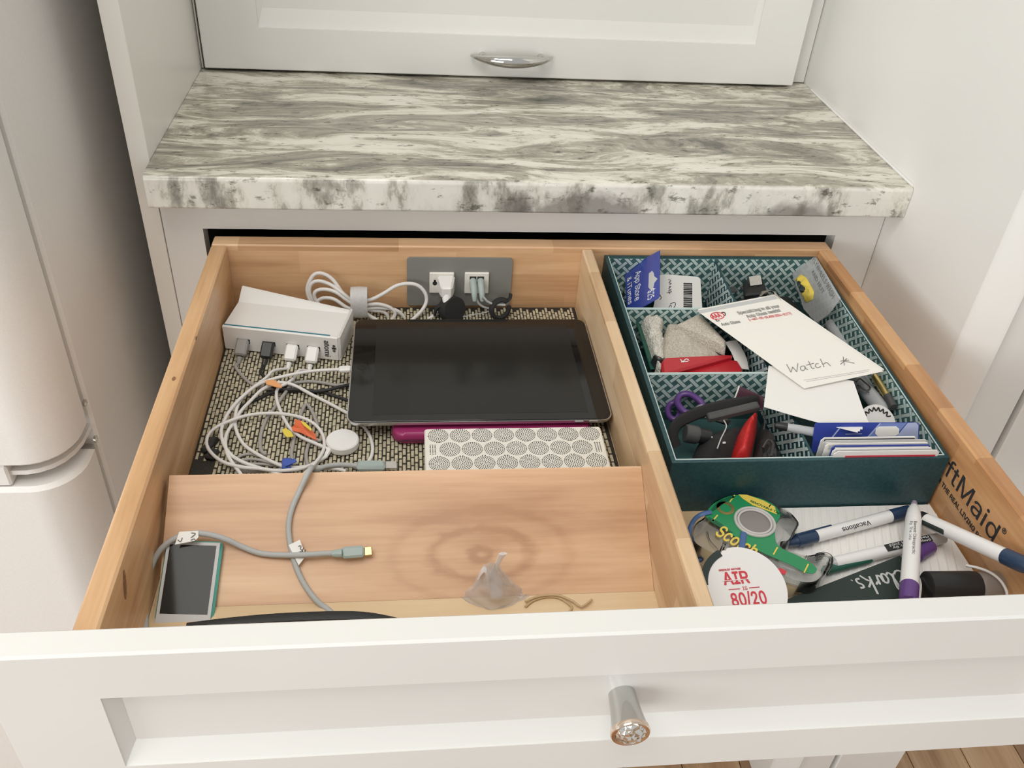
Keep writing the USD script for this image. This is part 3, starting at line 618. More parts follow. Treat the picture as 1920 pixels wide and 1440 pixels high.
# tied bundle under the loops
bl = thing('cable_bundle', 'thin grey cable folded several times and held by a blue tie near the sloping board', 'cable', tuple(P(480, 870, ZM)))
for i, s in enumerate(([(880, 1005), (760, 970), (640, 920), (560, 895), (480, 910), (410, 960), (440, 1000), (540, 985), (680, 985), (800, 1000), (880, 1008)], [(880, 1000), (780, 985), (650, 950), (540, 940), (440, 965), (400, 1010), (470, 1040), (600, 1050), (760, 1040), (880, 1012)])):
    part(bl, 'cord', tube(spline(Z3(s, ZM + .0014 + .0024 * i)), .0013, 8), 'grey_cord', 60)
part(bl, 'tie', tube(spline([p_ + np.array(o_) for p_, o_ in zip([Z3([(885, 1005)], ZM + .0045)[0]] * 8, [(0, .0065, -.002), (0, .0055, .003), (0, .0015, .0068), (0, -.003, .0065), (0, -.0065, .003), (0, -.006, -.002), (0, -.002, -.0032), (0, .003, -.0032)])], .001, True), .0036, 8, True, .25), 'blue_tie', 50)
part(bl, 'tie_end', tf(bx(-.004, .006, -.002, .002, 0, .0006), frame(Z3([(900, 975)], ZM + .0118)[0], (1, .5, .1), (-.4, 1, .2))), 'blue_tie')
cable('grey_cable', 'grey cable making an upright loop beside the orange tag',
    Z3([(1150, 650), (1115, 550), (1075, 480), (1045, 460), (1005, 540), (965, 660, 1.5), (935, 800, 1), (920, 910), (945, 1000)], ZM + .0017), .0016, 'grey_cord')
cable('grey_cable', 'grey cable bending left of the yellow tag toward the tied bundle',
    Z3([(905, 300), (850, 380, 2), (765, 500), (700, 590), (660, 690), (645, 780), (655, 870), (700, 900)], ZM + .0017), .0016, 'grey_cord')
cable('grey_cable', 'short grey cable behind the round puck charger', Z3([(1180, 775), (1090, 790), (1055, 860), (1050, 940), (1070, 1010)], ZM + .0017), .0016, 'grey_cord')
cable('black_cable', 'black cable running from the left under the white loops to the tablet', Z3([(470, 480), (560, 440), (640, 405), (720, 365), (800, 345), (900, 345), (1050, 340), (1190, 352), (1300, 385), (1400, 420), (1490, 450)], ZM + .0016), .0015, 'black_rubber')
cable('white_cable', 'white cable coming out under the front left corner of the tablet', Z3([(1500, 600), (1560, 660), (1605, 730), (1632, 830), (1620, 920), (1570, 985), (1480, 1015, 1)], ZM + .0017), .0016, 'white_cord')
# tape flags
def flag(name, label, cat, seq, z, mat_, h=.0006, r=0):
    pts = [np.array(p_) for p_ in Z3(seq, z)]; T = frame(pts[0], (1, 0, 0), (0, 1, 0)); T[2, 3] = z
    pl = Polygon([(p_[0] - pts[0][0], p_[1] - pts[0][1]) for p_ in pts]).buffer(0)
    return single(name, tf(ext(pl, h), T), mat_, label, cat)
flag('orange_tape', 'pale orange tape flag wrapped on the cables below the charging station', 'tape', [(690, 255), (760, 245), (830, 290), (835, 318), (790, 312), (700, 285)], ZM + .0125, 'orange_pale')
ot = [P(350 + x / 4.683, 660 + y / 4.683, ZM + z) for x, y, z in ((950, 590, .011), (1010, 605, .012), (1060, 640, .011), (1130, 720, .005), (1145, 775, .004), (1070, 740, .006), (1000, 705, .009), (930, 690, .009), (920, 660, .010), (945, 640, .012))]
Vv = np.array(ot + [p_ - np.array([0, 0, .0007]) for p_ in ot] + [np.mean(ot, 0) + [0, 0, .001], np.mean(ot, 0) - [0, 0, .0005]]); n_ = len(ot)
Ff = [[i, (i + 1) % n_, 2 * n_] for i in range(n_)] + [[n_ + (i + 1) % n_, n_ + i, 2 * n_ + 1] for i in range(n_)] + [[(i + 1) % n_, i, n_ + i] for i in range(n_)] + [[(i + 1) % n_, n_ + i, n_ + (i + 1) % n_] for i in range(n_)]
single('orange_tag', trimesh.Trimesh(Vv, np.array(Ff), process=False), 'orange_tape', 'crumpled red-orange paper tag on the grey cables inside the white loop', 'tag', smooth=False)
flag('yellow_tag', 'small yellow tag sticking out left of the red-orange tag', 'tag', [(840, 685), (870, 672), (920, 705), (940, 745), (880, 752), (850, 720)], ZM + .0085, 'yellow_tape')
flag('yellow_tag', 'yellow strip folded over the upper side of the red-orange tag', 'tag', [(1000, 612), (1040, 622), (1100, 680), (1090, 695), (1030, 650)], ZM + .0137, 'yellow_tape')
single('black_clip', cat_([obox(P(394, 838, ZM), (.45, 1, 0), (-1, .45, 0), .020, .007, .005, .0015), obox(P(398, 855, ZM), (.3, 1, 0), (-1, .3, 0), .012, .009, .004, .0012)]), 'black_plastic', 'small black plastic clip on the mat beside the left drawer side', 'clip')

# braided cable from the seafoam connector, over the sloping board
def Q4(u, v, off): return onboard(u, v, off)
gc = thing('braided_cable', 'grey braided cable whose seafoam plug lies by the speaker, hanging over the sloping board', 'cable', tuple(P(640, 880, ZM)))
k0, k1 = Z3([(1490, 1000)], ZM + .010)[0], Z3([(1745, 1000)], ZM + .0085)[0]
part(gc, 'connector', tf(bx(0, np.linalg.norm(k1 - k0), -.0052, .0052, -.0032, .0032, .0022), frame(k0, k1 - k0, (0, 1, 0))), 'seafoam', 40)
k2 = k1 + (k1 - k0) / np.linalg.norm(k1 - k0) * .0095
part(gc, 'connector_tip', tf(bx(0, .0095, -.0042, .0042, -.0018, .0018, .0004), frame(k1, k2 - k1, (0, 1, 0))), 'steel')
pts = [k0 + (k1 - k0) * .05] + Z3([(1350, 990, 8), (1220, 1005, 9), (1130, 1040, 15)], ZM) + [BA + BN * .0022 + np.array([Q4(583, 892, 0)[0], .001, .0022])] + [Q4(u, v, .0024) for u, v in ((562, 920), (547, 955), (541, 990), (546, 1030), (556, 1065), (572, 1098), (595, 1128), (614, 1142))] + [P(632, 1158, ZF + .0024), P(665, 1172, ZF + .0024)]
part(gc, 'cord', tube(spline(pts), .0021, 10), 'braid', 60)
lab = [Q4(u, v, .0052) for u, v in ((541, 1022), (562, 1012), (574, 1042), (560, 1060), (553, 1046))]
part(gc, 'paper_label', flatpoly(lab, frame(lab[0], (1, 0, 0), bd), .0005), 'paper')
o_ = Q4(566, 1032, .0060)
part(gc, 'label_writing', strokes([[o_ + np.array([a_, 0, 0]) + bd * b_ for a_, b_ in l] for l in ([(-.0028, -.003), (-.0006, -.0034), (-.0012, -.0012), (.0006, .0004), (-.002, .0012)], [(.0014, -.002), (.0002, .0002), (.0018, .0016), (.0026, -.0005)])], .00022), 'ink')
# second braided cable with a lightning plug
bc2 = thing('braided_cable', 'grey braided cable arching over the small teal player with its metal tip pointing right', 'cable', tuple(Q4(480, 1020, 0)))
j0, j1, j2 = Q4(641, 1037, .0072), Q4(683, 1034, .0064), Q4(695, 1033, .0062)
part(bc2, 'connector', tf(bx(0, np.linalg.norm(j1 - j0), -.0042, .0042, -.0026, .0026, .0016), frame(j0, j1 - j0, bd)), 'seafoam', 40)
part(bc2, 'strain_relief', tube([j0, j0 + (j0 - j1) * .2, j0 + (j0 - j1) * .45], [.0034, .0030, .0022], 10), 'seafoam')
part(bc2, 'connector_tip', tf(bx(0, np.linalg.norm(j2 - j1) + .001, -.0033, .0033, -.0008, .0008, .0005), frame(j1, j2 - j1, bd)), 'gold')
pts = [j0] + [Q4(u, v, o) for u, v, o in ((610, 1038, .0068), (575, 1040, .0074), (535, 1041, .0046), (490, 1038, .0030), (455, 1026, .0038), (425, 1012, .0082), (395, 1003, .0100), (365, 1000, .0104), (332, 1008, .0100), (305, 1026, .0076), (287, 1055, .0030), (278, 1090, .0024), (274, 1125, .0024))] + [P(272, 1160, ZF + .0024), P(273, 1190, ZF + .0024)]
part(bc2, 'cord', tube(spline(pts), .0021, 10), 'braid', 60)
lab = [Q4(u, v, .0132) for u, v in ((336, 997), (372, 995), (372, 1007), (366, 1014), (328, 1021))]
part(bc2, 'paper_label', flatpoly(lab, frame(lab[0], (1, 0, 0), bd), .0005), 'paper')
o_ = Q4(361, 1007, .0139)
part(bc2, 'label_writing', strokes([[o_ + np.array([a_, 0, 0]) + bd * b_ for a_, b_ in l] for l in ([(-.0012, -.003), (.0018, -.0026), (.0004, -.0008), (-.0012, .0004)], [(-.001, .0022), (.0012, .0012), (.0020, .0026), (-.0002, .0036)], [(-.010, .0016), (-.008, .0030), (-.007, .0002)])], .00022), 'ink')
# small media player leaning on the board
mp = thing('media_player', 'small teal media player with a dark screen and white face leaning on the sloping board', 'media player', tuple(Q4(350, 1090, 0)))
corner = [Q4(u, v, .0062) for u, v in ((318, 1016), (411, 1010), (395, 1172), (288, 1176))]
ctr_ = np.mean(corner, 0); yy = (corner[3] + corner[2] - corner[0] - corner[1]); yy /= np.linalg.norm(yy); xx = np.cross(BN, yy); xx = xx if xx[0] > 0 else -xx
nrm = np.cross(xx, yy); PT = frame(ctr_, xx, yy)
if PT[:3, 2] @ BN < 0: PT = frame(ctr_, xx, -yy)
hw, hh = .0198, float(np.linalg.norm(corner[3] - corner[0])) / 2
hh = min(hh, .0385)
cen_ = (corner[0] + corner[1]) / 2 + yy * hh; PT[:3, 3] = cen_
def mpb(x0, x1, y0, y1, z0, z1, b=0): return tf(bx(x0, x1, y0, y1, z0, z1, b), PT)
part(mp, 'shell', mpb(-hw, hw, -hh, hh, -.0054, -.0002, .0022), 'teal_metal', 40)
part(mp, 'face', mpb(-hw + .0012, hw - .0016, -hh + .0012, hh - .0012, -.0004, .0001, .0001), 'paper_grey')
part(mp, 'screen', mpb(-hw + .0034, hw - .0040, -hh + .0075, hh - .0035, 0, .0003), 'screen_panel')
# black strap at the drawer front
sp_ = [P(u, v, ZF + .012) for u, v in ((350, 1178), (430, 1168), (520, 1160), (620, 1156), (690, 1158), (760, 1172))]
single('black_strap', tube(spline(sp_), .0042, 10, False, .6), 'black_rubber', 'flat black strap lying behind the white drawer front at the left', 'strap')
# clear bag
bg = thing('plastic_bag', 'crumpled clear plastic bag with a twisted white neck on the drawer bottom', 'bag', tuple(P(920, 1130, ZF)))
cb = P(922, 1128, ZF); cb[1] = max(cb[1], -.476)
def film(pts_px, nm, seed, dyb, m_):
    """thin crumpled sheet through a grid of rows"""
    rows = []
    for r_ in pts_px:
        c_ = spline([PY(924 + (u - 924) * 1.12, 1140 + (v_ - 1140) * 1.18, cb[1] + dyb + dd * .001) for u, v_, dd in r_], .0025); t_ = np.linspace(0, 1, 24); cc_ = np.linspace(0, 1, len(c_))
        rows.append(np.c_[[np.interp(t_, cc_, c_[:, k_]) for k_ in range(3)]].T)
    G = np.array(rows); nr = np.linspace(0, 1, 20); G = np.array([[[np.interp(q_, np.linspace(0, 1, len(rows)), G[:, j_, k_]) for k_ in range(3)] for j_ in range(24)] for q_ in nr])
    G[..., 1] += .007 * (meshkit.fbm(np.c_[G.reshape(-1, 3) * 130], 3, seed).reshape(20, 24) - .5); G[..., 2] = np.maximum(G[..., 2], ZF + .0005); G[..., 1] = np.clip(G[..., 1], YF + .002, None)
    V_ = G.reshape(-1, 3); F_ = [[i_ * 24 + j_, (i_ + 1) * 24 + j_, (i_ + 1) * 24 + j_ + 1] for i_ in range(19) for j_ in range(23)] + [[i_ * 24 + j_, (i_ + 1) * 24 + j_ + 1, i_ * 24 + j_ + 1] for i_ in range(19) for j_ in range(23)]
    F_ = np.array(F_); n_ = len(V_); V2 = V_ + [0, .0003, 0]
    part(bg, nm, trimesh.Trimesh(np.vstack([V_, V2]), np.vstack([F_, F_[:, ::-1] + n_]), process=False), m_, 30)
film([[(905, 1078, 3), (920, 1066, 0), (936, 1074, 3)], [(893, 1100, 6), (922, 1092, -3), (958, 1098, 6)], [(868, 1125, 8), (925, 1120, -7), (982, 1122, 7)], [(864, 1150, 6), (925, 1150, -8), (990, 1148, 6)]], 'front_film', 5, 0, 'bag_plastic')
film([[(908, 1080, 3), (920, 1070, 6), (934, 1076, 3)], [(895, 1102, 6), (922, 1098, 9), (955, 1100, 6)], [(872, 1128, 8), (925, 1126, 12), (978, 1125, 7)], [(870, 1142, 8), (925, 1140, 12), (982, 1138, 8)]], 'back_film', 6, 0.002, 'bag_plastic')
tp = [PY(u, v_, cb[1] + dy) for u, v_, dy in ((932, 1118, -.004), (930, 1100, -.002), (924, 1082, 0), (927, 1070, .001), (934, 1055, .002), (943, 1038, .002))]
part(bg, 'twisted_neck', tube(spline(tp, .0015), [.0050, .0055, .0042, .0028, .0024, .0036], 7, False, .4), 'bag_twist', 20)
part(bg, 'neck_fold', tube(spline([PY(u, v_, cb[1]) for u, v_ in ((928, 1112), (918, 1090), (910, 1068), (903, 1072), (896, 1086))], .0015), [.004, .0048, .0045, .0025, .001], 6, False, .4), 'bag_twist', 20)
cable('rubber_band', 'thin brown rubber band loop lying on the drawer bottom beside the clear bag', [P(u, v_, ZF + .0012) for u, v_ in ((985, 1138), (1000, 1126), (1025, 1119), (1048, 1121), (1066, 1132), (1072, 1142), (1050, 1160))], .0009, 'rubber_tan', 'rubber band')
cable('rubber_band', 'second thin brown rubber band crossing toward the drawer divider', [P(u, v_, ZF + .0030) for u, v_ in ((985, 1128), (1010, 1118), (1045, 1116), (1075, 1128), (1090, 1138), (1110, 1124))], .0009, 'rubber_tan', 'rubber band')

# power cord coil of the charging station, and its plug in the outlet
def Z1(seq, y):
    return [PY(560 + s[0] / 4.3636, 490 + s[1] / 4.3636, y + (s[2] if len(s) > 2 else 0) * .001) for s in seq]
pc = thing('extension_lead', 'thick white power cord folded in loops with a pale strap and plugged into the outlet', 'power lead', (.2, -.05, ZM))
yb = -.040
part(pc, 'cord', tube(spline(Z1([(330, 520, -26), (400, 440, -16), (300, 420, -10), (200, 380, -8), (135, 310, -6), (135, 250, -5), (200, 228, -4), (300, 250, -6), (400, 320, -10), (480, 370, -12), (600, 400, -10), (690, 410, -8), (730, 450, -8), (720, 500, -8)], yb)), .0020, 9), 'white_cord', 60)
part(pc, 'cord', tube(spline(Z1([(640, 480, -16), (540, 420, -14), (440, 350, -10), (360, 260, -4), (280, 150, 2), (200, 100, 4), (130, 105, 4), (85, 170, 2), (70, 240, 0), (95, 320, -3), (160, 365, -6), (260, 395, -10), (400, 430, -14), (480, 425, -16), (560, 440, -14), (640, 490, -14)], yb)), .0020, 9), 'white_cord', 60)
part(pc, 'cord', tube(spline(Z1([(760, 480, -12), (790, 430, -10), (750, 380, -9), (650, 350, -10), (540, 355, -12), (450, 330, -10), (360, 260, -8), (260, 190, 0), (160, 160, 1), (100, 190, 1), (90, 260, -1), (130, 330, -4), (200, 300, -6), (290, 310, -8), (400, 380, -13), (500, 400, -14), (620, 380, -10), (760, 390, -8), (830, 420, -8), (870, 470, -8)], yb)), .0020, 9), 'white_cord', 60)
part(pc, 'cord', tube(spline(Z1([(500, 330, -14), (600, 310, -10), (700, 260, -6), (800, 200, -2), (900, 182, 0), (980, 200, 0), (1035, 260, -1), (1045, 330, -3), (1010, 400, -8), (950, 460, -14), (900, 510, -18)], yb)), .0020, 9), 'white_cord', 60)
o_ = Z1([(495, 370)], yb - .0175)[0]
part(pc, 'strap', tube(spline([o_ + np.array([0.0, a_, b_]) for a_, b_ in ((-.0035, .000), (-.001, .0125), (.008, .0165), (.016, .012), (.016, -.006), (.008, -.013), (-.001, -.0125))], .002, True), .0085, 4, True, .09), 'velcro', 20)
pg = np.array([.2352, YB0 - .0056, .7985])
pb = part(pc, 'plug', hull(np.vstack([bx(.2255, .2432, YB0 - .010, YB0 - .0056, .788, .8085, .002).vertices, bx(.2285, .2405, YB0 - .024, YB0 - .019, .790, .804, .002).vertices])), 'white_plastic', 35)
part(pb, 'strain_relief', tube(spline([(.2345, YB0 - .019, .794), (.2345, YB0 - .025, .786), (.2350, YB0 - .027, .780)]), [.0055, .0042, .0026], 10), 'white_plastic')
part(pc, 'cord', tube(spline([(.2350, YB0 - .0255, .783)] + Z1([(1225, 300, -26 + 12), (1200, 370, -17), (1130, 430, -19), (1060, 475, -22), (1000, 520, -26)], yb + .012)), .0021, 9), 'white_cord', 60)
# two seafoam plugs and their cords in the right socket
for i, x in enumerate((.2625, .2705)):
    t = thing('wall_cable', ['grey cord with a seafoam plug in the left port of the right socket', 'grey cord with a seafoam plug in the right port of the right socket'][i], 'cable', (x, YB0 - .01, .79))
    part(t, 'plug', tube([(x, YB0 - .0050, .8015), (x, YB0 - .012, .8005), (x + .0008, YB0 - .0185, .7950), (x + .0012, YB0 - .021, .789), (x + .0015, YB0 - .0215, .7865)], [.0036, .0037, .0034, .0026, .0022], 12), 'seafoam', 40)
    seq = [[(1450, 300), (1470, 340), (1510, 372), (1560, 385), (1590, 380)], [(1510, 290), (1540, 325), (1590, 350), (1650, 355), (1690, 358)]][i]
    part(t, 'cord', tube(spline([(x + .0015, YB0 - .0212, .7868)] + [q_ for q_ in Z1(seq, YB0 - .020 - .004 * i)]), .0013, 8), 'braid', 60)
# velcro ties: dark roll and dark ring
br = thing('hook_tape_roll', 'black roll of strap leaning below the plug in the outlet', 'strap', tuple(PY(845, 582, -.046)))
o_ = PY(847, 579, -.050)
part(br, 'roll', lathe([(.0135, -.006), (.0140, -.005), (.0140, .005), (.0135, .006)], o_, (.55, -.8, .25), 26), 'black_cloth', 40)
part(br, 'loose_end', tube(spline([PY(u, v_, -.052) for u, v_ in ((815, 590), (818, 578), (826, 572), (836, 570))]), .0035, 6, False, .5), 'black_cloth')
dk = thing('strap_ring', 'open black strap ring holding the two grey cords below the right socket', 'strap', tuple(PY(940, 580, -.05)))
o_ = PY(938, 579, -.0515); a1 = np.array([.93, .25, .25]); a2 = np.array([-.2, .2, .95])
part(dk, 'ring', tube([o_ + .0098 * (math.cos(t) * a1 + math.sin(t) * a2) for t in np.linspace(.6, 6.2, 36)], .0036, 8, False, .7), 'black_cloth', 50)
part(dk, 'tail', tube(spline([o_ + .0098 * (math.cos(.6) * a1 + math.sin(.6) * a2), o_ + a1 * .0125 + a2 * .0075, o_ + a1 * .0140 + a2 * .0120]), .003, 6, False, .5), 'black_cloth')
single('clear_tie', tube(spline([PY(u, v_, -.052) for u, v_ in ((868, 594), (885, 590), (900, 588), (918, 583))]), .0007, 6), 'label_clear', 'thin clear plastic tie stretched between the black strap roll and the strap ring', 'tie')
#==RIGHT==
# ------------------------------------------------------------------ teal organizer box
OX0, OX1, OY0, OY1, OZ = .4000, .6320, -.3390, -.0295, ZF + .0004
def RZ(y): return .818 + .0130 * (y - OY0) / (OY1 - OY0)
def wedge(x0, x1, y0, y1, z0, dz=0.0):
    return hull([(x, y, z) for x in (x0, x1) for y in (y0, y1) for z in (z0, RZ(y) - dz)])
ob = thing('organizer_box', 'teal leather-look organizer box with patterned lining on the right of the drawer', 'organizer box', ((OX0 + OX1) / 2, (OY0 + OY1) / 2, OZ))
wt = .0034
part(ob, 'front_wall', wedge(OX0, OX1, OY0, OY0 + wt, OZ), 'teal_leather')
part(ob, 'back_wall', wedge(OX0, OX1, OY1 - wt, OY1, OZ), 'teal_leather')
part(ob, 'side_wall', wedge(OX0, OX0 + wt, OY0 + wt + .0001, OY1 - wt - .0001, OZ), 'teal_leather')
part(ob, 'side_wall', wedge(OX1 - wt, OX1, OY0 + wt + .0001, OY1 - wt - .0001, OZ), 'teal_leather')
part(ob, 'base', bx(OX0 + wt, OX1 - wt, OY0 + wt, OY1 - wt, OZ, OZ + .0022), 'lining_dark')
IX0, IX1, IY0, IY1 = OX0 + wt, OX1 - wt, OY0 + wt, OY1 - wt
DX, D1, D2, DT = .5200, -.1220, -.2230, .0011
lin = [bx(IX0, IX1, IY0, IY0 + .0008, OZ + .002, RZ(IY0) - .0006), bx(IX0, IX1, IY1 - .0008, IY1, OZ + .002, RZ(IY1) - .0006),
       wedge(IX0, IX0 + .0008, IY0, IY1, OZ + .002, .0006), wedge(IX1 - .0008, IX1, IY0, IY1, OZ + .002, .0006)]
part(ob, 'lining', cat_(lin), 'lining_dark')
part(ob, 'divider', wedge(DX - DT, DX + DT, IY0 + .001, IY1 - .001, OZ + .002, .004), 'teal_leather')
part(ob, 'divider', bx(IX0 + .001, DX - DT - .0001, D1 - DT, D1 + DT, OZ + .002, RZ(D1) - .004), 'lining_dark')
part(ob, 'divider', bx(IX0 + .001, DX - DT - .0001, D2 - DT, D2 + DT, OZ + .002, RZ(D2) - .004), 'lining_dark')
bars = []
def weave(o, X, Y, poly, s=.0084):
    """bars of a basket weave, printed on the lining, clipped to the face"""
    x0, y0, x1, y1 = poly.bounds; n_ = int(max(x1 - x0, y1 - y0) / s * 1.5) + 3; cx_, cy_ = (x0 + x1) / 2, (y0 + y1) / 2; c45 = math.sqrt(.5)
    T = frame(o, X, Y)
    for i in range(-n_, n_):
        for j in range(-n_, n_):
            a_, b_ = i * s, j * s; x, y = cx_ + (a_ - b_) * c45, cy_ + (a_ + b_) * c45
            if not (x0 - s < x < x1 + s and y0 - s < y < y1 + s): continue
            L_, w_ = s * .72, s * .175
            r_ = (i + j) % 2
            q = [(x + (u * L_ * c45 - v_ * w_ * c45) if r_ else x + (u * L_ * c45 + v_ * w_ * c45) * -1, y + (u * L_ * c45 + v_ * w_ * c45) if r_ else y + (u * L_ * c45 - v_ * w_ * c45)) for u, v_ in ((-1, -1), (1, -1), (1, 1), (-1, 1))]
            g = Polygon(q).buffer(0).intersection(poly)
            if g.is_empty or g.area < 1e-7: continue
            for g2 in getattr(g, 'geoms', [g]):
                if g2.geom_type != 'Polygon': continue
                c_ = np.array(g2.exterior.coords)[:-1]
                if not g2.exterior.is_ccw: c_ = c_[::-1]
                k_ = len(c_); V_ = np.vstack([np.c_[c_, np.zeros(k_)], np.c_[c_, np.full(k_, .00025)]])
                F_l = [[k_, k_ + t, k_ + t + 1] for t in range(1, k_ - 1)] + [[t, (t + 1) % k_, k_ + (t + 1) % k_] for t in range(k_)] + [[t, k_ + (t + 1) % k_, k_ + t] for t in range(k_)]
                bars.append(((T[:3, :3] @ V_.T).T + T[:3, 3], np.array(F_l)))
zb = OZ + .012
def face_x(y, x0, x1, dz, n):   # a face normal to y
    X = (1, 0, 0) if n < 0 else (-1, 0, 0)
    o = (x0, y, 0) if n < 0 else (x1, y, 0)
    weave(o, X, (0, 0, 1), sbox(0, zb, x1 - x0, RZ(y) - dz))
def face_y(x, y0, y1, dz, n):
    if n < 0: weave((x, y1, 0), (0, -1, 0), (0, 0, 1), Polygon([(0, zb), (y1 - y0, zb), (y1 - y0, RZ(y0) - dz), (0, RZ(y1) - dz)]))
    else: weave((x, y0, 0), (0, 1, 0), (0, 0, 1), Polygon([(0, zb), (y1 - y0, zb), (y1 - y0, RZ(y1) - dz), (0, RZ(y0) - dz)]))
face_x(IY1 - .0008, IX0, DX - DT, .0016, -1); face_x(IY1 - .0008, DX + DT, IX1, .0016, -1)
face_x(D1 - DT, IX0 + .001, DX - DT, .0046, -1); face_x(D2 - DT, IX0 + .001, DX - DT, .0046, -1)
face_y(DX - DT, D1 + DT, IY1 - .001, .0046, -1); face_y(DX - DT, D2 + DT, D1 - DT, .0046, -1); face_y(DX - DT, IY0, D2 - DT, .0046, -1)
face_y(IX1 - .0008, IY0, IY1, .0016, -1)
face_y(DX + DT, IY0, IY1, .0046, 1)
off = 0; VV, FF = [], []
for v_, f_ in bars: VV.append(v_); FF.append(f_ + off); off += len(v_)
part(ob, 'lining_pattern', trimesh.Trimesh(np.vstack(VV), np.vstack(FF), process=False), 'lining_light', False, kind='stuff')
edge = [tube([(IX0 + .0004, IY0, RZ(IY0)), (IX0 + .0004, (IY0 + IY1) / 2, RZ((IY0 + IY1) / 2)), (IX0 + .0004, IY1, RZ(IY1))], .0006, 5), tube([(IX1 - .0004, IY0, RZ(IY0)), (IX1 - .0004, -.2, RZ(-.2)), (IX1 - .0004, IY1, RZ(IY1))], .0006, 5), tube([(IX0, IY0 + .0004, RZ(IY0)), (.5, IY0 + .0004, RZ(IY0)), (IX1, IY0 + .0004, RZ(IY0))], .0006, 5)]
for y in (D1, D2): edge.append(tube([(IX0 + .001, y, RZ(y) - .0041), (.46, y, RZ(y) - .0041), (DX - DT, y, RZ(y) - .0041)], .0013, 6))
part(ob, 'lining_edge', cat_(edge), 'lining_light')

def heap(poly3, z0, h, n=26, bump=.25, seed=1, freq=120, sharp=.5, zf=None, clip=None):
    """soft lump over the outline poly3 (points in plan), flat underneath"""
    pl = Polygon([(p_[0], p_[1]) for p_ in poly3]).buffer(0)
    if clip: pl = pl.intersection(sbox(*clip)); pl = max(getattr(pl, 'geoms', [pl]), key=lambda g_: g_.area)
    x0, y0, x1, y1 = pl.bounds
    st = max(x1 - x0, y1 - y0) / n; ring = []
    R_ = pl.buffer(-st * .05)
    R_ = max(getattr(R_, 'geoms', [R_]), key=lambda g: g.area); L_ = R_.exterior.length; k_ = int(L_ / st)
    edge_ = [R_.exterior.interpolate(i / k_, True).coords[0] for i in range(k_)]
    ins = [(x, y) for x in np.arange(x0, x1, st) for y in np.arange(y0, y1, st) if R_.buffer(-st * .45).contains(Point(x, y))]
    pts = np.array(edge_ + ins); tri = Delaunay(pts).simplices
    tri = np.array([t for t in tri if R_.buffer(1e-6).contains(Point(*pts[t].mean(0)))])
    d = np.array([R_.exterior.distance(Point(*q)) for q in pts]); dm = max(d.max(), 1e-6)
    nz = meshkit.fbm(np.c_[pts * freq, np.zeros(len(pts))], 3, seed) - .5
    top = z0 + h * ((d / dm) ** sharp) * (1 + 2 * bump * nz) + .0004
    if zf is not None: top = top + np.array([zf(*q) for q in pts]) 
    bot = np.full(len(pts), z0) if zf is None else z0 + np.array([zf(*q) for q in pts])
    V_ = np.vstack([np.c_[pts, top], np.c_[pts, bot]]); n_ = len(pts)
    a_ = pts[tri[:, 1]] - pts[tri[:, 0]]; b_ = pts[tri[:, 2]] - pts[tri[:, 0]]
    tri = np.where((a_[:, 0] * b_[:, 1] - a_[:, 1] * b_[:, 0] > 0)[:, None], tri, tri[:, ::-1])
    side = []
    for i in range(k_):
        j = (i + 1) % k_; side += [[i, n_ + i, n_ + j], [i, n_ + j, j]]
    m = trimesh.Trimesh(V_, np.vstack([tri, tri[:, ::-1] + n_, np.array(side)]), process=False); m.fix_normals(); return m
def px(seq, z): return [P(u, v_, z) for u, v_ in seq]
def plane_of(a, b, c):
    n = np.cross(np.asarray(b) - a, np.asarray(c) - a); n /= np.linalg.norm(n); return a, (n if n[2] > 0 else -n)
def onpl(pl, u, v_, off=0.0): return PP(u, v_, pl[0] + pl[1] * off, pl[1])
def flat_on(pl, seq, h=.0006, off=0.0, r=0):
    q = [onpl(pl, u, v_, off) for u, v_ in seq]; T = frame(q[0], q[1] - q[0], np.cross(pl[1], q[1] - q[0]))
    return flatpoly(q, T, h, r)
def text_on(pl, s, h, uv, uv2, off, bold=False, depth=.0002, width=None, slant=0.0):
    """lettering on the plane, starting at pixel uv and running towards uv2"""
    o = onpl(pl, *uv, off); e_ = onpl(pl, *uv2, off); x = (e_ - o); w = np.linalg.norm(x) if width is None else width
    m = meshkit.text_mesh(s, h, depth, bold); m.apply_scale([w / m.bounds[1][0], 1, 1])
    if slant: m.vertices[:, 0] += slant * m.vertices[:, 1]
    return tf(m, frame(o, x, np.cross(pl[1], x)))
def hand_on(pl, lines, off, r=.00025):
    return strokes([[onpl(pl, u, v_, off) for u, v_ in l] for l in lines], r)

# gift card standing in the back left compartment
pa = plane_of(P(1238, 470, .842), P(1237, 556, .835), P(1178, 580, .8085))
g = thing('gift_card', 'blue store gift card with white lettering leaning in the back left compartment', 'gift card', tuple(onpl(pa, 1205, 540)))
hole = [(1217, 513), (1223, 508), (1226, 512), (1227, 518), (1233, 523), (1229, 528), (1227, 531), (1225, 541), (1220, 544), (1216, 539)]
part(g, 'card', flat_on(pa, [(1238, 470), (1237, 556), (1234, 560), (1183, 590), (1176, 577), (1172, 506)], .0007), 'blue_card')
part(g, 'hang_hole', flat_on(pa, hole, .0003, .0008), 'paper_grey')
part(g, 'lettering', cat_([text_on(pa, 'App Store', .0068, (1192, 511), (1190, 566), .0008), text_on(pa, '& iTunes', .0054, (1176, 522), (1178, 572), .0008), text_on(pa, '$25', .0080, (1215, 546), (1214, 564), .0008)]), 'white_ink', False)
pw = plane_of(P(1241, 514, .810), P(1312, 521, .810), P(1316, 590, .796))
g = thing('barcode_card', 'white card with a barcode and handwriting behind the blue gift card', 'card', tuple(onpl(pw, 1280, 560)))
part(g, 'card', flat_on(pw, [(1237, 514), (1308, 520), (1313, 524), (1317, 588), (1222, 592)], .0007), 'paper')
bc_ = []
rb = np.random.default_rng(2); v_ = 530.5
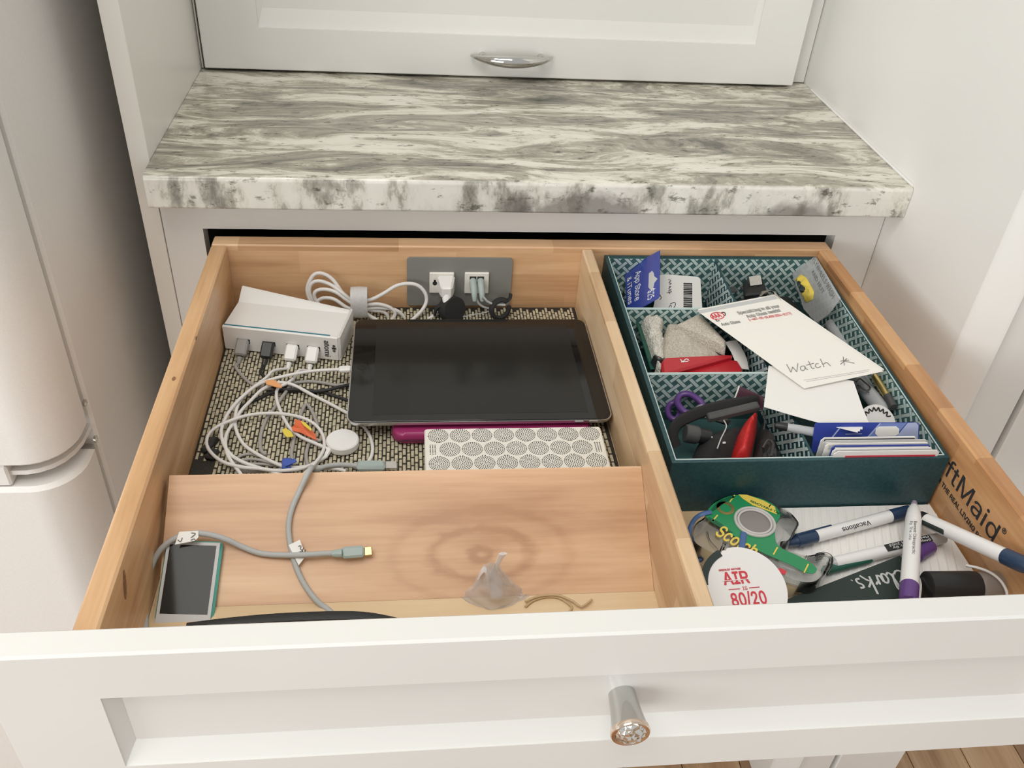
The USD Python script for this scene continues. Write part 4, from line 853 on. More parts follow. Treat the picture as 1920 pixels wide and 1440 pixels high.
while v_ < 581:
    w_ = rb.choice([.8, 1.2, 2.2]); bc_.append(flat_on(pw, [(1281.5, v_), (1298, v_ + .6), (1298, v_ + w_ + .6), (1281.5, v_ + w_)], .0002, .0008)); v_ += w_ + rb.choice([.8, 1.2])
part(g, 'barcode', cat_(bc_), 'ink', False)
part(g, 'handwriting', hand_on(pw, [[(1253, 524), (1258, 526), (1254, 530), (1259, 531), (1255, 534)], [(1254, 538), (1258, 537), (1254, 541), (1259, 543)], [(1250, 549), (1259, 547), (1254, 544), (1256, 551)], [(1256, 570), (1265, 567), (1266, 573), (1260, 579), (1258, 572), (1254, 576)], [(1236, 551), (1240, 558), (1237, 562)]], .0010, .0003), 'ink', False)
single('black_cord_end', heap(px([(1160, 490), (1175, 486), (1178, 505), (1172, 535), (1165, 520)], .800), .7695, .030, 14, clip=(IX0 + .002, D1 + .003, DX - .003, IY1 - .002)), 'black_cloth', 'black cord bit behind the blue gift card', 'cord')

# middle left compartment: cloth, red folding knife, cards
ML_ = (IX0 + .003, D2 + .003, DX - .003, D1 - .003)
ck = thing('polishing_cloth', 'folded beige fleece cloth with white fluffy edges in the middle left compartment', 'cloth', tuple(P(1290, 650, .78)))
def cloth_part(nm, seq, ztop, zlow, h, m_, seed, bump, freq=60, sharp=.16, n=44):
    q = px(seq, (ztop + zlow) / 2); ys_ = [p_[1] for p_ in q]; y0_, y1_ = min(ys_), max(ys_)
    part(ck, nm, heap(q, 0, h, n, bump, seed, freq, sharp, zf=lambda x, y: zlow - h + (ztop - zlow) * min(max((y - y0_) / (y1_ - y0_), 0), 1), clip=ML_), m_, 60)
cloth_part('fold', [(1246, 612), (1254, 588), (1266, 590), (1308, 613), (1364, 644), (1370, 676), (1244, 690), (1232, 660)], .8200, .8070, .030, 'cloth', 3, .10)
cloth_part('fold', [(1266, 604), (1310, 584), (1328, 596), (1366, 634), (1364, 646), (1312, 622)], .8225, .8200, .012, 'cloth', 8, .12)
cloth_part('fluffy_edge', [(1202, 588), (1212, 577), (1236, 574), (1249, 590), (1243, 608), (1250, 628), (1252, 668), (1250, 690), (1240, 688), (1228, 655), (1218, 628)], .8235, .8110, .018, 'cloth_white', 5, .42, 260, .25)
kn_ = thing('folding_knife', 'red pocket knife with its halves slightly apart, lying before the beige cloth', 'knife', tuple(P(1315, 685, .80)))
def soft(poly_px, z0, h, b=.002):
    q = Polygon([tuple(P(u, v_, z0 + h)[:2]) for u, v_ in poly_px]).buffer(0); q3 = q.buffer(-.001).buffer(.001); q = q3 if q3.area > .6 * q.area else q; q = max(getattr(q, 'geoms', [q]), key=lambda g_: g_.area)
    while q.buffer(-b).is_empty: b *= .5
    q2 = max(getattr(q.buffer(-b), 'geoms', [q.buffer(-b)]), key=lambda g_: g_.area)
    g_ = lambda pl, z: np.c_[np.array(pl.exterior.coords), np.full(len(pl.exterior.coords), z)]
    lv = [(q2, z0), (q, z0 + b), (q, z0 + h - b), (q2, z0 + h)]
    return hull(np.vstack([g_(*l) for l in lv]))
part(kn_, 'handle', soft([(1241, 676), (1247, 669), (1300, 666.5), (1376, 663), (1372, 667), (1300, 676), (1262, 684), (1254, 700), (1244, 702), (1240, 686)], .803, .010), 'red_plastic', 30)
part(kn_, 'handle', soft([(1270, 691), (1298, 683), (1362, 671.5), (1384, 675), (1393, 690), (1392, 702), (1266, 702)], .797, .0105), 'red_plastic', 30)
part(kn_, 'blade', soft([(1267, 684), (1290, 678.5), (1297, 679.5), (1270, 691)], .8085, .0042, .0004), 'steel', 20)
part(kn_, 'mark', strokes([[P(1276, 674, .8134), P(1280, 678, .8134), P(1287, 673, .8134), P(1292, 676, .8134)], [P(1277, 679, .8134), P(1290, 677.5, .8134)]], .0005), 'white_ink', False)
single('white_label', tube(spline([P(1370, 640, .811), P(1380, 655, .809), P(1388, 672, .806), P(1392, 692, .802)]), .0065, 8, False, .10), 'paper', 'curled white card at the right end of the beige cloth', 'card')
single('green_card', card(P(1193, 600, .810), P(1206, 600, .802), P(1236, 692, .796), P(1221, 692, .806), .001), 'green_dark', 'dark green card slipped between the beige cloth and the box side', 'card')
single('black_button', lathe([(.0050, 0), (.0062, .002), (.0062, .012), (.0050, .014)], P(1227, 694, .797), (0.3, .2, 1), 20), 'black_plastic', 'small round black disc in the corner beside the red pocket knife', 'disc')

# front left compartment: dark things
sc = thing('scissors', 'purple-handled scissors half hidden under the black straps', 'scissors', tuple(P(1290, 755, .79)))
def loop_px(seq, z): return spline([P(u, v_, z + (dz if True else 0)) for u, v_, dz in seq], .003, True)
part(sc, 'handle', tube(loop_px([(1270, 752, 0), (1276, 741, .002), (1292, 739, .004), (1310, 750, .004), (1318, 762, .002), (1306, 770, .001), (1288, 774, 0), (1275, 764, 0)], .795), .0030, 8, True), 'purple', 60)
part(sc, 'handle', tube(loop_px([(1252, 768, -.006), (1258, 757, -.004), (1270, 756, -.002), (1276, 770, -.004), (1268, 786, -.006), (1256, 782, -.007)], .792), .0028, 8, True), 'purple', 60)
part(sc, 'handle_tip', soft([(1304, 762), (1312, 755), (1322, 757), (1324, 764), (1308, 770)], .796, .006), 'lilac', 30)
part(sc, 'blade', card(P(1288, 772, .797), P(1322, 766, .797), P(1370, 790, .790), P(1366, 796, .790), .002), 'steel')
bp = plane_of(P(1386, 723, .812), P(1432, 744, .810), P(1374, 758, .796))
g = thing('burgundy_card', 'dark burgundy card with a white edge standing behind the black pouch', 'card', tuple(onpl(bp, 1395, 745)))
part(g, 'card', flat_on(bp, [(1386, 723), (1432, 744), (1430, 770), (1373, 760)], .0008), 'burgundy')
part(g, 'white_edge', flat_on(bp, [(1385, 723), (1387.5, 724), (1374.5, 760), (1371.5, 759)], .0003, .0008), 'paper')
single('black_strap', tube(spline([P(1268, 838, .786), P(1262, 815, .794), P(1270, 795, .800), P(1300, 778, .804), P(1340, 765, .807), P(1380, 757, .808), P(1420, 752, .806)]), .0055, 8, False, .45), 'black_cloth', 'black webbing strap curving behind the flashlight in the front left compartment', 'strap')
single('black_bar', hull(np.vstack([bx(-.002, .002, -.004, .004, -.003, .003, .001).vertices + P(1330, 783, .803), bx(-.002, .002, -.004, .004, -.003, .003, .001).vertices + P(1418, 762, .808)])), 'dark_grey', 'dark grey ribbed bar lying above the black pouch', 'bar')
fp_ = thing('flashlight', 'small dark flashlight lying in the front left compartment', 'flashlight', tuple(P(1310, 815, .785)))
a_, b_ = P(1284, 812, .796), P(1330, 820, .793); ax_ = (b_ - a_) / np.linalg.norm(b_ - a_); L_ = np.linalg.norm(b_ - a_)
part(fp_, 'head', lathe([(.0070, 0), (.0080, .001), (.0080, .010), (.0070, .012)], a_, ax_, 24), 'dark_grey', 40)
part(fp_, 'barrel', lathe([(.0062, .0115), (.0066, .013), (.0066, L_), (.0058, L_ + .001)], a_, ax_, 24), 'black_plastic', 40)
bpz = thing('black_pouch', 'black nylon pouch with thin white piping beside the red oval', 'pouch', tuple(P(1350, 830, .78)))
part(bpz, 'body', heap(px([(1312, 806), (1345, 790), (1388, 782), (1420, 774), (1425, 800), (1400, 850), (1372, 862), (1310, 866), (1300, 835)], .796), .7695, .032, 26, .12, 4, 60, .4, clip=(IX0 + .002, IY0 + .002, DX - .003, D2 - .003)), 'black_cloth', 50)
part(bpz, 'piping', tube(spline([P(u, v_, .8025) for u, v_ in ((1357, 788), (1362, 797), (1360, 806), (1352, 822), (1345, 841))]), .0006, 5), 'paper_grey')
part(bpz, 'white_mark', cat_([soft([(1355, 828), (1362, 827), (1361, 831), (1354, 832)], .8005, .0010, .0002), soft([(1334, 818), (1336, 817.5), (1336.5, 820), (1334, 820.5)], .7995, .001, .0002)]), 'paper_grey')
single('red_oval', heap(px([(1371, 864), (1373, 835), (1380, 810), (1392, 788), (1408, 773), (1421, 768), (1427, 775), (1426, 795), (1418, 830), (1408, 864)], .802), .7695, .044, 30, .0, 4, 60, .30, clip=(IX0 + .002, IY0 + .002, DX - .003, D2 - .003)), 'red_bright', 'bright red oval fabric cushion standing beside the black pouch', 'cushion', smooth=60)
single('black_tangle', cat_([heap(px([(1428, 778), (1450, 770), (1472, 790), (1476, 830), (1462, 862), (1412, 864), (1420, 830)], .790), .7695, .022, 22, .7, 6, 200, .5, clip=(IX0 + .002, IY0 + .002, DX - .003, D2 - .003)), tube(spline([P(1420, 764, .806), P(1430, 772, .806), P(1434, 790, .802), P(1432, 806, .798)]), .0007, 5), tube(spline([P(1430, 840, .794), P(1440, 825, .797), P(1450, 832, .796), P(1446, 856, .794)]), .0012, 6)]), 'dark_grey', 'dark tangle of small black parts right of the red oval', 'bits')
sv = thing('silver_pen', 'slim grey pen with a black tip lying across the box divider', 'pen', tuple(P(1490, 805, .80)))
a_, b_ = P(1462, 799, .8165), P(1532, 811, .8165); d_ = (b_ - a_) / np.linalg.norm(b_ - a_); L_ = np.linalg.norm(b_ - a_)
part(sv, 'barrel', lathe([(.0034, .006), (.0038, .010), (.0040, L_), (.0030, L_ + .002)], a_, d_, 16), 'pen_grey', 40); part(sv, 'tip', lathe([(.0022, -.004), (.0034, .000), (.0034, .006)], a_, d_, 16), 'black_plastic', 40)

# right column
wl = thing('black_wallet', 'black case with folds lying at the back of the right compartment', 'case', tuple(P(1440, 560, .79)))
part(wl, 'body', heap(px([(1372, 552), (1395, 532), (1430, 526), (1470, 524), (1500, 540), (1545, 600), (1560, 660), (1500, 640), (1430, 600), (1380, 588)], .800), .7695, .032, 30, .3, 12, 60, .4, clip=(DX + .003, IY0 + .003, IX1 - .0025, IY1 - .003)), 'black_cloth', 40)
part(wl, 'clasp', cat_([soft([(1364, 538), (1377, 536), (1384, 546), (1372, 546)], .8015, .002, .0004), soft([(1388, 536), (1400, 531), (1404, 545), (1399, 548)], .8035, .003, .0008)]), 'dark_grey')
single('black_pouch', heap(px([(1376, 560), (1410, 548), (1440, 545), (1470, 566), (1490, 600), (1420, 606), (1384, 580)], .806), .798, .014, 22, .2, 22, 60, .4, clip=(DX + .003, IY0 + .003, IX1 - .0025, IY1 - .003)), 'black_plastic', 'black plastic pouch below the bent metal clip', 'pouch', smooth=60)
us = thing('usb_stick', 'black usb stick whose square silver end points up at the back of the box', 'usb stick', tuple(P(1412, 528, .81)))
ua, ub_, uc_ = P(1401, 520, .8200), P(1424, 517, .8200), P(1426, 535, .8120)
up_ = plane_of(ua, ub_, uc_)
part(us, 'metal_end', flat_on(up_, [(1400, 520), (1422, 517), (1425, 534), (1403, 537)], .0042, -.0042), 'steel', 20)
part(us, 'body', soft([(1395, 524), (1432, 520), (1440, 548), (1398, 552)], .802, .010), 'black_plastic', 30)
mc = thing('metal_clip', 'bent grey metal clip standing above the notepad', 'clip', tuple(P(1445, 555, .82)))
cp_ = [P(1424, 556, .8300), P(1430, 549, .8345), P(1440, 545, .8350), P(1450, 548, .8345), P(1458, 557, .831), P(1466, 569, .828)]
part(mc, 'plate', tube(spline(cp_), .0048, 8, False, .14), 'steel', 40)
# clear sleeve with a slip of writing
sl = plane_of(P(1527, 482, .845), P(1575, 561, .838), P(1489, 512, .814))
g = thing('clear_sleeve', 'cloudy clear sleeve with faint capitals and a yellow item inside, against the right box wall', 'sleeve', tuple(onpl(sl, 1535, 545)))
part(g, 'sleeve', flat_on(sl, [(1527, 482), (1576, 561), (1556, 588), (1532, 606), (1508, 580), (1486, 514)], .0006), 'label_clear')
part(g, 'seal_edge', tube([onpl(sl, 1529, 484), onpl(sl, 1552, 522), onpl(sl, 1575, 561)], .0012, 6), 'label_clear')
part(g, 'slip_writing', cat_([text_on(sl, 'FLYWHEELS·WASH', .0056, (1523, 487), (1560, 561), .0008, width=None), text_on(sl, 'AND NUT', .0044, (1521, 510), (1542, 552), .0008)]), 'grey_ink', False)
yl = [onpl(sl, u, v_, .0007) for u, v_ in ((1491, 524), (1502, 514), (1512, 520), (1521, 536), (1527, 548), (1524, 562), (1512, 568), (1505, 552), (1500, 536))]
T_ = frame(yl[0], yl[3] - yl[0], np.cross(sl[1], yl[3] - yl[0])); l2 = local(yl, T_)
part(g, 'yellow_item', tf(heap(np.c_[l2, np.zeros(len(l2))], 0, .0045, 18, .8, 31, 260, .5), T_), 'yellow_print', 30)
part(g, 'dark_part', tf(heap(np.c_[(l2 - l2.mean(0)) * [.5, .5] + l2.mean(0) * .9, np.zeros(len(l2))], .002, .0045, 12, .8, 33, 260, .5), T_), 'charcoal_green', 30)

# notepad across the box rims
nt = plane_of(P(1308, 584, .8305), P(1452, 556, .8325), P(1508, 729, .8262))
g = thing('notepad', 'white car glass notepad with a handwritten line lying across the teal box', 'notepad', tuple(onpl(nt, 1480, 640)))
NP = [(1308, 584), (1452, 556), (1656, 697), (1508, 729)]
part(g, 'pages', flat_on(nt, NP, .0028, -.0030), 'paper_warm')
part(g, 'top_sheet', flat_on(nt, [(1308, 584), (1452, 556), (1656, 696.5), (1508, 728.5)], .0002, .0001), 'paper_warm')
part(g, 'binding_strip', flat_on(nt, [(1306, 583), (1451.5, 555), (1459, 560.5), (1314, 588)], .0003, .0002), 'paper_grey')
part(g, 'printed_heading', cat_([text_on(nt, 'Specializing in all your', .0050, (1385, 590), (1463, 576), .0005), text_on(nt, 'Auto Glass needs!', .0050, (1402, 596.5), (1465, 584), .0005), text_on(nt, 'Auto Glass', .0042, (1354, 611), (1389, 605), .0005)]), 'grey_ink', False)
part(g, 'red_print', cat_([text_on(nt, '1-407-55-GLASS (554-5277)', .0036, (1405, 602), (1485, 589.5), .0005), text_on(nt, 'AAA', .0062, (1337, 597), (1354, 593.5), .0005, True)] +
     [hand_on(nt, [[(1332, 592), (1336, 587.5), (1346, 586), (1356, 589), (1357, 594), (1350, 598), (1338, 598), (1332, 593)]], .0006, .00045)]), 'red_ink', False)
part(g, 'logo_swoosh', hand_on(nt, [[(1352, 586.5), (1357, 585.5), (1360, 588), (1359, 592)], [(1342, 599), (1344, 602), (1349, 601)]], .0006, .0004), 'ink', False)
part(g, 'handwriting', hand_on(nt, [[(1475, 683), (1483, 698)], [(1483, 698), (1486, 688)], [(1486, 688), (1494, 697)], [(1494, 697), (1496, 681)], [(1508, 686), (1502, 687), (1501, 692), (1505, 695), (1509, 692), (1509, 686), (1511, 691), (1515, 693)], [(1516, 677), (1520, 686), (1523, 691), (1527, 690)], [(1512, 684.5), (1526, 681)], [(1535, 682), (1530, 682), (1529, 687), (1533, 689.5), (1539, 687)], [(1538, 673), (1542, 681), (1545, 688)], [(1544, 683), (1549, 679.5), (1553, 682), (1557, 686)],
     [(1581, 669), (1583, 685)], [(1576, 677), (1592, 675)], [(1576, 683), (1588, 672)], [(1583, 677), (1602, 681)]], .0006, .00027), 'grey_ink', False)
part(g, 'footer_print', cat_([hand_on(nt, [[(1507, 713), (1570, 703), (1630, 693)], [(1512, 715.5), (1570, 706), (1628, 696.5)]], .0005, .00022)]), 'paper_grey', False)
tp_ = plane_of(P(1441, 687, .8240), P(1432, 763, .8235), P(1620, 800, .8240))
single('torn_paper', flat_on(tp_, [(1441, 686), (1432, 763), (1478, 777), (1526, 790.5), (1566, 801), (1608, 811.5), (1608, 809), (1612, 809), (1613, 805), (1617, 805.5), (1617, 795), (1624, 796.5), (1631, 798), (1618, 767), (1600, 715)], .0004), 'paper', 'blank white torn paper showing under the lower edge of the notepad', 'paper')
# markers
def marker(name, label, a, b, za, zb_, r, mat_, group=None):
    A, B = P(*a, za), P(*b, zb_); d_ = (B - A) / np.linalg.norm(B - A); L_ = np.linalg.norm(B - A)
    t = thing(name, label, 'marker', tuple((A + B) / 2))
    part(t, 'barrel', lathe([(r * .8, 0), (r, .002), (r, L_ * .55)], A, d_, 24), mat_, 50)
    part(t, 'cap', lathe([(r * 1.08, L_ * .55), (r * 1.08, L_ - .006), (r * .92, L_ - .002), (r * .55, L_)], A, d_, 24), mat_, 50); return t
marker('marker', 'thick grey marker whose rounded cap ends beside the torn paper', (1588, 690), (1660, 775), .800, .800, .0066, 'pen_grey')
marker('marker', 'long grey marker lying against the right wall of the box', (1556, 606), (1690, 790), .796, .7915, .0064, 'pen_grey')
gp = thing('gold_pen', 'slim gold-banded pen beside the lower right corner of the notepad', 'pen', tuple(P(1653, 727, .805)))
part(gp, 'barrel', tube([P(1640, 706, .812), P(1652, 725, .811), P(1663, 742, .810)], .0034, 12), 'gold', 50); part(gp, 'tip', tube([P(1663, 742, .810), P(1668, 750, .8095), P(1676, 764, .809)], [.0034, .0036, .0036], 12), 'dark_grey', 50)
single('wire_coil', cat_([tube(spline([P(1605, 716, .8085), P(1612, 710, .8095), P(1620, 716, .809), P(1632, 727, .808), P(1622, 732, .8085), P(1612, 726, .809), P(1608, 734, .808)], .002), .0007, 5), tube(spline([P(1608, 722, .8085), P(1618, 728, .809), P(1630, 736, .808)], .002), .0007, 5)]), 'dark_grey', 'thin dark wire curled on the shorter grey marker', 'wire')
rl = plane_of(P(1620, 790, .806), P(1665, 790, .806), P(1640, 775, .811))
g = thing('round_label', 'round white label with black zigzag lettering behind the blue card', 'label', tuple(onpl(rl, 1642, 790)))
cc = onpl(rl, 1643, 796); T_ = frame(cc, (1, 0, 0), np.cross(rl[1], (1, 0, 0)))
part(g, 'disc', tf(ext(Point(0, 0).buffer(.0175, 24), .0008), T_), 'paper')
part(g, 'zigzag', tf(strokes([[(.0120 * math.cos(t) * (1.0 if i % 2 else 1.25), .0120 * math.sin(t) * (1.0 if i % 2 else 1.25), .0011) for i, t in enumerate(np.linspace(2.6, .5, 15))]], .0006), T_), 'ink', False)
# hanging card and stack of cards
hc = plane_of(P(1528, 793, .8275), P(1723, 792, .8275), P(1522, 838, .806))
g = thing('hanger_card', 'blue striped hanger card with an oval slot behind the stack of cards', 'card', tuple(onpl(hc, 1620, 815)))
part(g, 'card', flat_on(hc, [(1531, 792.5), (1719, 791.5), (1723, 796), (1722, 836), (1520, 848), (1527, 796)], .0007), 'blue_card')
part(g, 'light_band', flat_on(hc, [(1652, 793.5), (1700, 793), (1663, 836), (1614, 836)], .0002, .0008), 'blue_light')
part(g, 'pale_corner', flat_on(hc, [(1702, 793), (1718, 792.5), (1722, 797), (1721, 834), (1668, 834)], .0002, .0008), 'blue_pale')
part(g, 'pale_line', cat_([flat_on(hc, [(1649, 793.5), (1652, 793.5), (1614, 836), (1611, 836)], .0002, .0009), flat_on(hc, [(1575, 800), (1578, 800), (1549, 836), (1546, 836)], .0002, .0009), flat_on(hc, [(1585, 813), (1616, 812.5), (1616, 814), (1585, 814.5)], .0002, .0009)]), 'blue_pale')
part(g, 'oval_slot', flat_on(hc, [(1648, 799.5), (1680, 799), (1686, 804), (1685, 813), (1680, 817), (1646, 818), (1641, 813), (1642, 804)], .0003, .0009), 'paper_warm')
cards = [('white', 1541, 1722, 821, 'paper', 'white plastic card with a black stripe, rearmost of the card stack', 'dark_grey'), ('pale grey', 1544, 1742, 826.5, 'paper_grey', 'pale grey plastic card, second from the back of the card stack', 'paper'),
         ('cream', 1549, 1745, 832, 'paper_warm', 'cream plastic card, third from the back of the card stack', 'paper_grey'), ('blue', 1561, 1748, 836, 'blue_card', 'blue-edged plastic card near the middle of the card stack', 'paper'),
         ('white', 1563, 1752, 841.5, 'paper', 'white plastic card, second from the front of the card stack', 'paper_grey'), ('red', 1566, 1764, 847, 'paper', 'white plastic card with a thin red band, foremost of the card stack', 'red_ink')]
for i, (nm, u0, u1, v_, m_, lb, st_) in enumerate(cards):
    zt = .8265 - .0004 * i; A, B = P(u0, v_, zt), P(u1, v_ - 1.5, zt); B[1] = A[1] + (B[1] - A[1]) * .5
    B[0] = min(B[0], IX1 - .0016)
    lo_ = np.array([0, -.0025 - .0004 * i, -.046]); lo_[1] = max(lo_[1], IY0 + .0012 - A[1])
    n_ = np.cross(B - A, lo_); n_ /= np.linalg.norm(n_); n_ = n_ if n_[1] > 0 else -n_
    r_ = .0025; d_ = (B - A) / np.linalg.norm(B - A); q = [A + d_ * r_, B - d_ * r_, B + lo_ * .06, B + lo_, A + lo_, A + lo_ * .06]
    t = thing('plastic_card', lb, 'card', tuple((A + B) / 2 + lo_), 'card stack')
    T_ = frame(A, B - A, lo_)
    part(t, 'card', flatpoly(q, T_, .0008), m_)
    e_ = [A + d_ * r_ + lo_ * .03, B - d_ * r_ + lo_ * .03, B - d_ * r_ + lo_ * .12, A + d_ * r_ + lo_ * .12]
    if nm == 'red': e_ = [A + d_ * .01 + lo_ * .10, B - d_ * r_ + lo_ * .10, B - d_ * r_ + lo_ * .155, A + d_ * .01 + lo_ * .155]
    T2 = frame(A - n_ * .00025 - (T_[:3, 2] * .0008 if T_[:3, 2] @ n_ < 0 else 0), B - A, lo_)
    part(t, 'stripe', flatpoly(e_, T2, .0002) if T2[:3, 2] @ n_ < 0 else flatpoly(e_, T2, .0002), st_)
#==FRONT==
# ------------------------------------------------------------------ front right: loose things before the box
def Z6(seq, z): return [P(1260 + s[0] / 2.909, 880 + s[1] / 2.909, z + (s[2] * .001 if len(s) > 2 else 0)) for s in seq]
zp = ZF + .0035
np_ = [P(1283, 962, zp), P(1744, 938, zp), P(1832, 1085, zp), P(1560, 1100, zp), P(1420, 1095, zp), P(1300, 1010, zp)]
rp = thing('ribbed_paper', 'white ribbed paper sheet under the pens at the front of the box', 'paper', tuple(P(1600, 1030, ZF)))
sh = Polygon([(.440, -.3405), (.6325, -.3405), (.6325, -.4150), (.600, -.428), (.500, -.428), (.440, -.400)])
part(rp, 'sheet', trimesh.creation.extrude_polygon(sh, .0022, engine='earcut').apply_translation([0, 0, ZF + .0003]), 'paper')
ribs = []
for i in range(26):
    x = .446 + i * .0072
    g_ = sh.buffer(-.001).intersection(LineString([(x - .02, -.45), (x + .02, -.33)]))
    if g_.length > .004:
        c_ = np.array(g_.coords); ribs.append(tube([(c_[0][0], c_[0][1], ZF + .0024), (*(c_.mean(0)), ZF + .0024), (c_[-1][0], c_[-1][1], ZF + .0024)], .0017, 6, False, .5))
part(rp, 'rib', cat_(ribs), 'paper', 60, kind='stuff')
ZR = ZF + .0036
# tape dispenser
td = thing('tape_dispenser', 'clear tape dispenser with a green label and a blue rubber band around it', 'tape dispenser', tuple(P(1415, 1000, ZF)))
zt0, zt1 = ZF + .0042, ZF + .0215
out = [(176, 262), (200, 212), (240, 172), (310, 146), (390, 138), (470, 150), (540, 172), (600, 205), (650, 240), (690, 290), (684, 315), (664, 350), (640, 392), (600, 400), (606, 430), (660, 450), (740, 470), (820, 456), (872, 474), (866, 516), (828, 580), (780, 618), (690, 616), (590, 575), (480, 530), (380, 500), (270, 480), (180, 440), (120, 400), (108, 345), (130, 295)]
T_ = frame((0, 0, zt0), (1, 0, 0), (0, 1, 0)); po = Polygon([tuple(p_[:2]) for p_ in spline(Z6(out, zt1), .003, True)]).buffer(0)
shell_ = cat_([tf(ext(po.difference(po.buffer(-.0012)), zt1 - zt0), T_)])
part(td, 'rim_wall', shell_, 'clear_plastic', 40); part(td, 'top_face', ext(po.buffer(-.0013), .0008).apply_translation([0, 0, zt1 - .0008]), 'clear_plastic')
hubc = Z6([(450, 292)], zt1)[0]
part(td, 'hub_ring', cat_([tube([hubc + np.array([r_ * math.cos(t), r_ * math.sin(t), z_]) for t in np.linspace(0, 2 * math.pi, 48, endpoint=False)], w_, 8, True) for r_, w_, z_ in ((.0152, .0013, .0012), (.0128, .0010, .0014))]), 'bag_twist', 60)
part(td, 'hub_face', lathe([(.0126, 0), (.0126, .0004)], hubc + [0, 0, .0002], (0, 0, 1), 36), 'grey_clear')
part(td, 'tape_roll', lathe([(.0155, .0), (.0225, .0), (.0225, .011), (.0155, .011)], hubc - [0, 0, .0150], (0, 0, 1), 40), 'bag_twist', 30)
lab_ = [(186, 262), (200, 218), (240, 180), (310, 150), (385, 142), (470, 158), (545, 190), (585, 232), (588, 262), (566, 300), (560, 350), (572, 410), (620, 445), (700, 480), (765, 520), (790, 548), (770, 570), (720, 562), (640, 520), (540, 478), (430, 425), (350, 375), (280, 320), (215, 285)]
pl_ = Polygon([tuple(p_[:2]) for p_ in spline(Z6(lab_, zt1), .003, True)]).buffer(0)
ring_ = Point(*hubc[:2]).buffer(.0140, 32)
part(td, 'green_label', ext(pl_.difference(ring_), .0004).apply_translation([0, 0, zt1 + .0002]), 'green_label', label='green paper label')
def flat6(seq, z, h=.0003): return ext(Polygon([tuple(p_[:2]) for p_ in Z6(seq, z)]).buffer(0), h).apply_translation([0, 0, z])
zl = zt1 + .0007
part(td, 'dark_band', cat_([flat6([(250, 172), (330, 145), (345, 150), (280, 188), (222, 230), (214, 220)], zl), flat6([(188, 268), (205, 262), (260, 292), (330, 345), (300, 340), (215, 290)], zl)]), 'green_deep')
part(td, 'yellow_flash', flat6([(362, 138), (410, 140), (500, 172), (560, 205), (572, 246), (520, 226), (440, 196), (385, 160)], zl), 'yellow_print')
cr = Z6([(292, 212)], zl)[0]
part(td, 'round_mark', cat_([ext(Point(*cr[:2]).buffer(.0072).difference(Point(*cr[:2]).buffer(.0046)), .0003).apply_translation([0, 0, zl])]), 'gold')
part(td, 'yellow_line', cat_([flat6(s_, zl) for s_ in ([(338, 140), (345, 142), (318, 180), (312, 177)], [(246, 248), (252, 252), (224, 285), (218, 281)], [(536, 190), (541, 193), (532, 207), (527, 204)], [(572, 424), (579, 428), (556, 468), (549, 464)], [(740, 515), (747, 519), (724, 566), (717, 562)])]), 'yellow_print')
o_, e_ = Z6([(228, 352)], zl)[0], Z6([(440, 478)], zl)[0]
tm = meshkit.text_mesh('Scotch', .0125, .0004, True); tm.apply_scale([np.linalg.norm(e_ - o_) / tm.bounds[1][0], 1, 1])
part(td, 'lettering', tf(tm, frame(o_ , e_ - o_, np.cross((0, 0, 1), e_ - o_))), 'yellow_print', False)
tm2 = tf(text('REMOVABLE TAPE', .0022, (0, 0, 0), (1, 0, 0), (0, 1, 0), bold=True), frame(Z6([(424, 176)], zl + .0003)[0], Z6([(545, 228)], zl)[0] - Z6([(424, 176)], zl)[0], np.cross((0, 0, 1), Z6([(545, 228)], zl)[0] - Z6([(424, 176)], zl)[0])))
part(td, 'small_print', tm2, 'green_deep', False)
part(td, 'cutter', tube(spline(Z6([(790, 470), (828, 462), (862, 476), (866, 512), (838, 566)], zt1 + .001), .002), .0017, 8), 'clear_plastic', 60)
part(td, 'red_mark', flat6([(575, 548), (588, 538), (625, 556), (618, 574), (598, 572)], zl), 'red_ink')
part(td, 'highlight_rib', cat_([tube(spline(Z6([(190, 340), (205, 390), (250, 440)], zt1 + .0006), .003), .0008, 6), tube(spline(Z6([(288, 400), (262, 462)], zt1 + .0006), .003), .0013, 6)]), 'clear_plastic', 60)
bb = thing('rubber_band', 'blue rubber band stretched around the tape dispenser', 'rubber band', tuple(P(1390, 1010, ZF)))
part(bb, 'band', tube(spline(Z6([(392, 345, 1.4), (384, 400, 1.6), (376, 450, 1.6), (362, 505, 1.4)], zt1), .002), .0024, 8, False, .35), 'band_blue', 60)
part(bb, 'band', tube(spline(Z6([(212, 232, 1.6), (165, 244, 1.0), (128, 268, -3), (102, 310, -8), (94, 360, -10), (110, 420, -12), (160, 500, -12)], zt1), .002), .0022, 8, False, .6), 'band_blue', 60)

# round coaster-like card with red print
dz = ZF + .0215
dc0 = Z6([(395, 645)], dz)[0]; rr_ = .0315
dnp = (dc0, np.array([0, -.30, 1.0]) / np.linalg.norm([0, -.30, 1.0]))
rd = thing('round_card', 'round white card with red block print overlapping the tape dispenser', 'card', tuple(dc0))
TT = frame(dc0, (1, 0.06, 0), np.cross(dnp[1], (1, 0.06, 0)))
th_ = np.linspace(0, 2 * math.pi, 120, endpoint=False)
disc_ = [((rr_ - (.0016 + .0010 * math.sin(t * 23) if 1.75 < t < 2.95 else 0)) * math.cos(t), (rr_ - (.0016 + .0010 * math.sin(t * 23) if 1.75 < t < 2.95 else 0)) * math.sin(t)) for t in th_]
part(rd, 'disc', tf(ext(Polygon(disc_), .0008), TT), 'pen_white')
part(rd, 'dark_edge', tf(ext(Polygon([(rr_ * k_ * math.cos(t), rr_ * k_ * math.sin(t)) for k_, ts in ((1.03, np.linspace(1.95, 3.0, 20)), (.86, np.linspace(3.0, 1.95, 20))) for t in ts]), .0006).apply_translation([0, 0, .0009]), TT), 'charcoal_green')
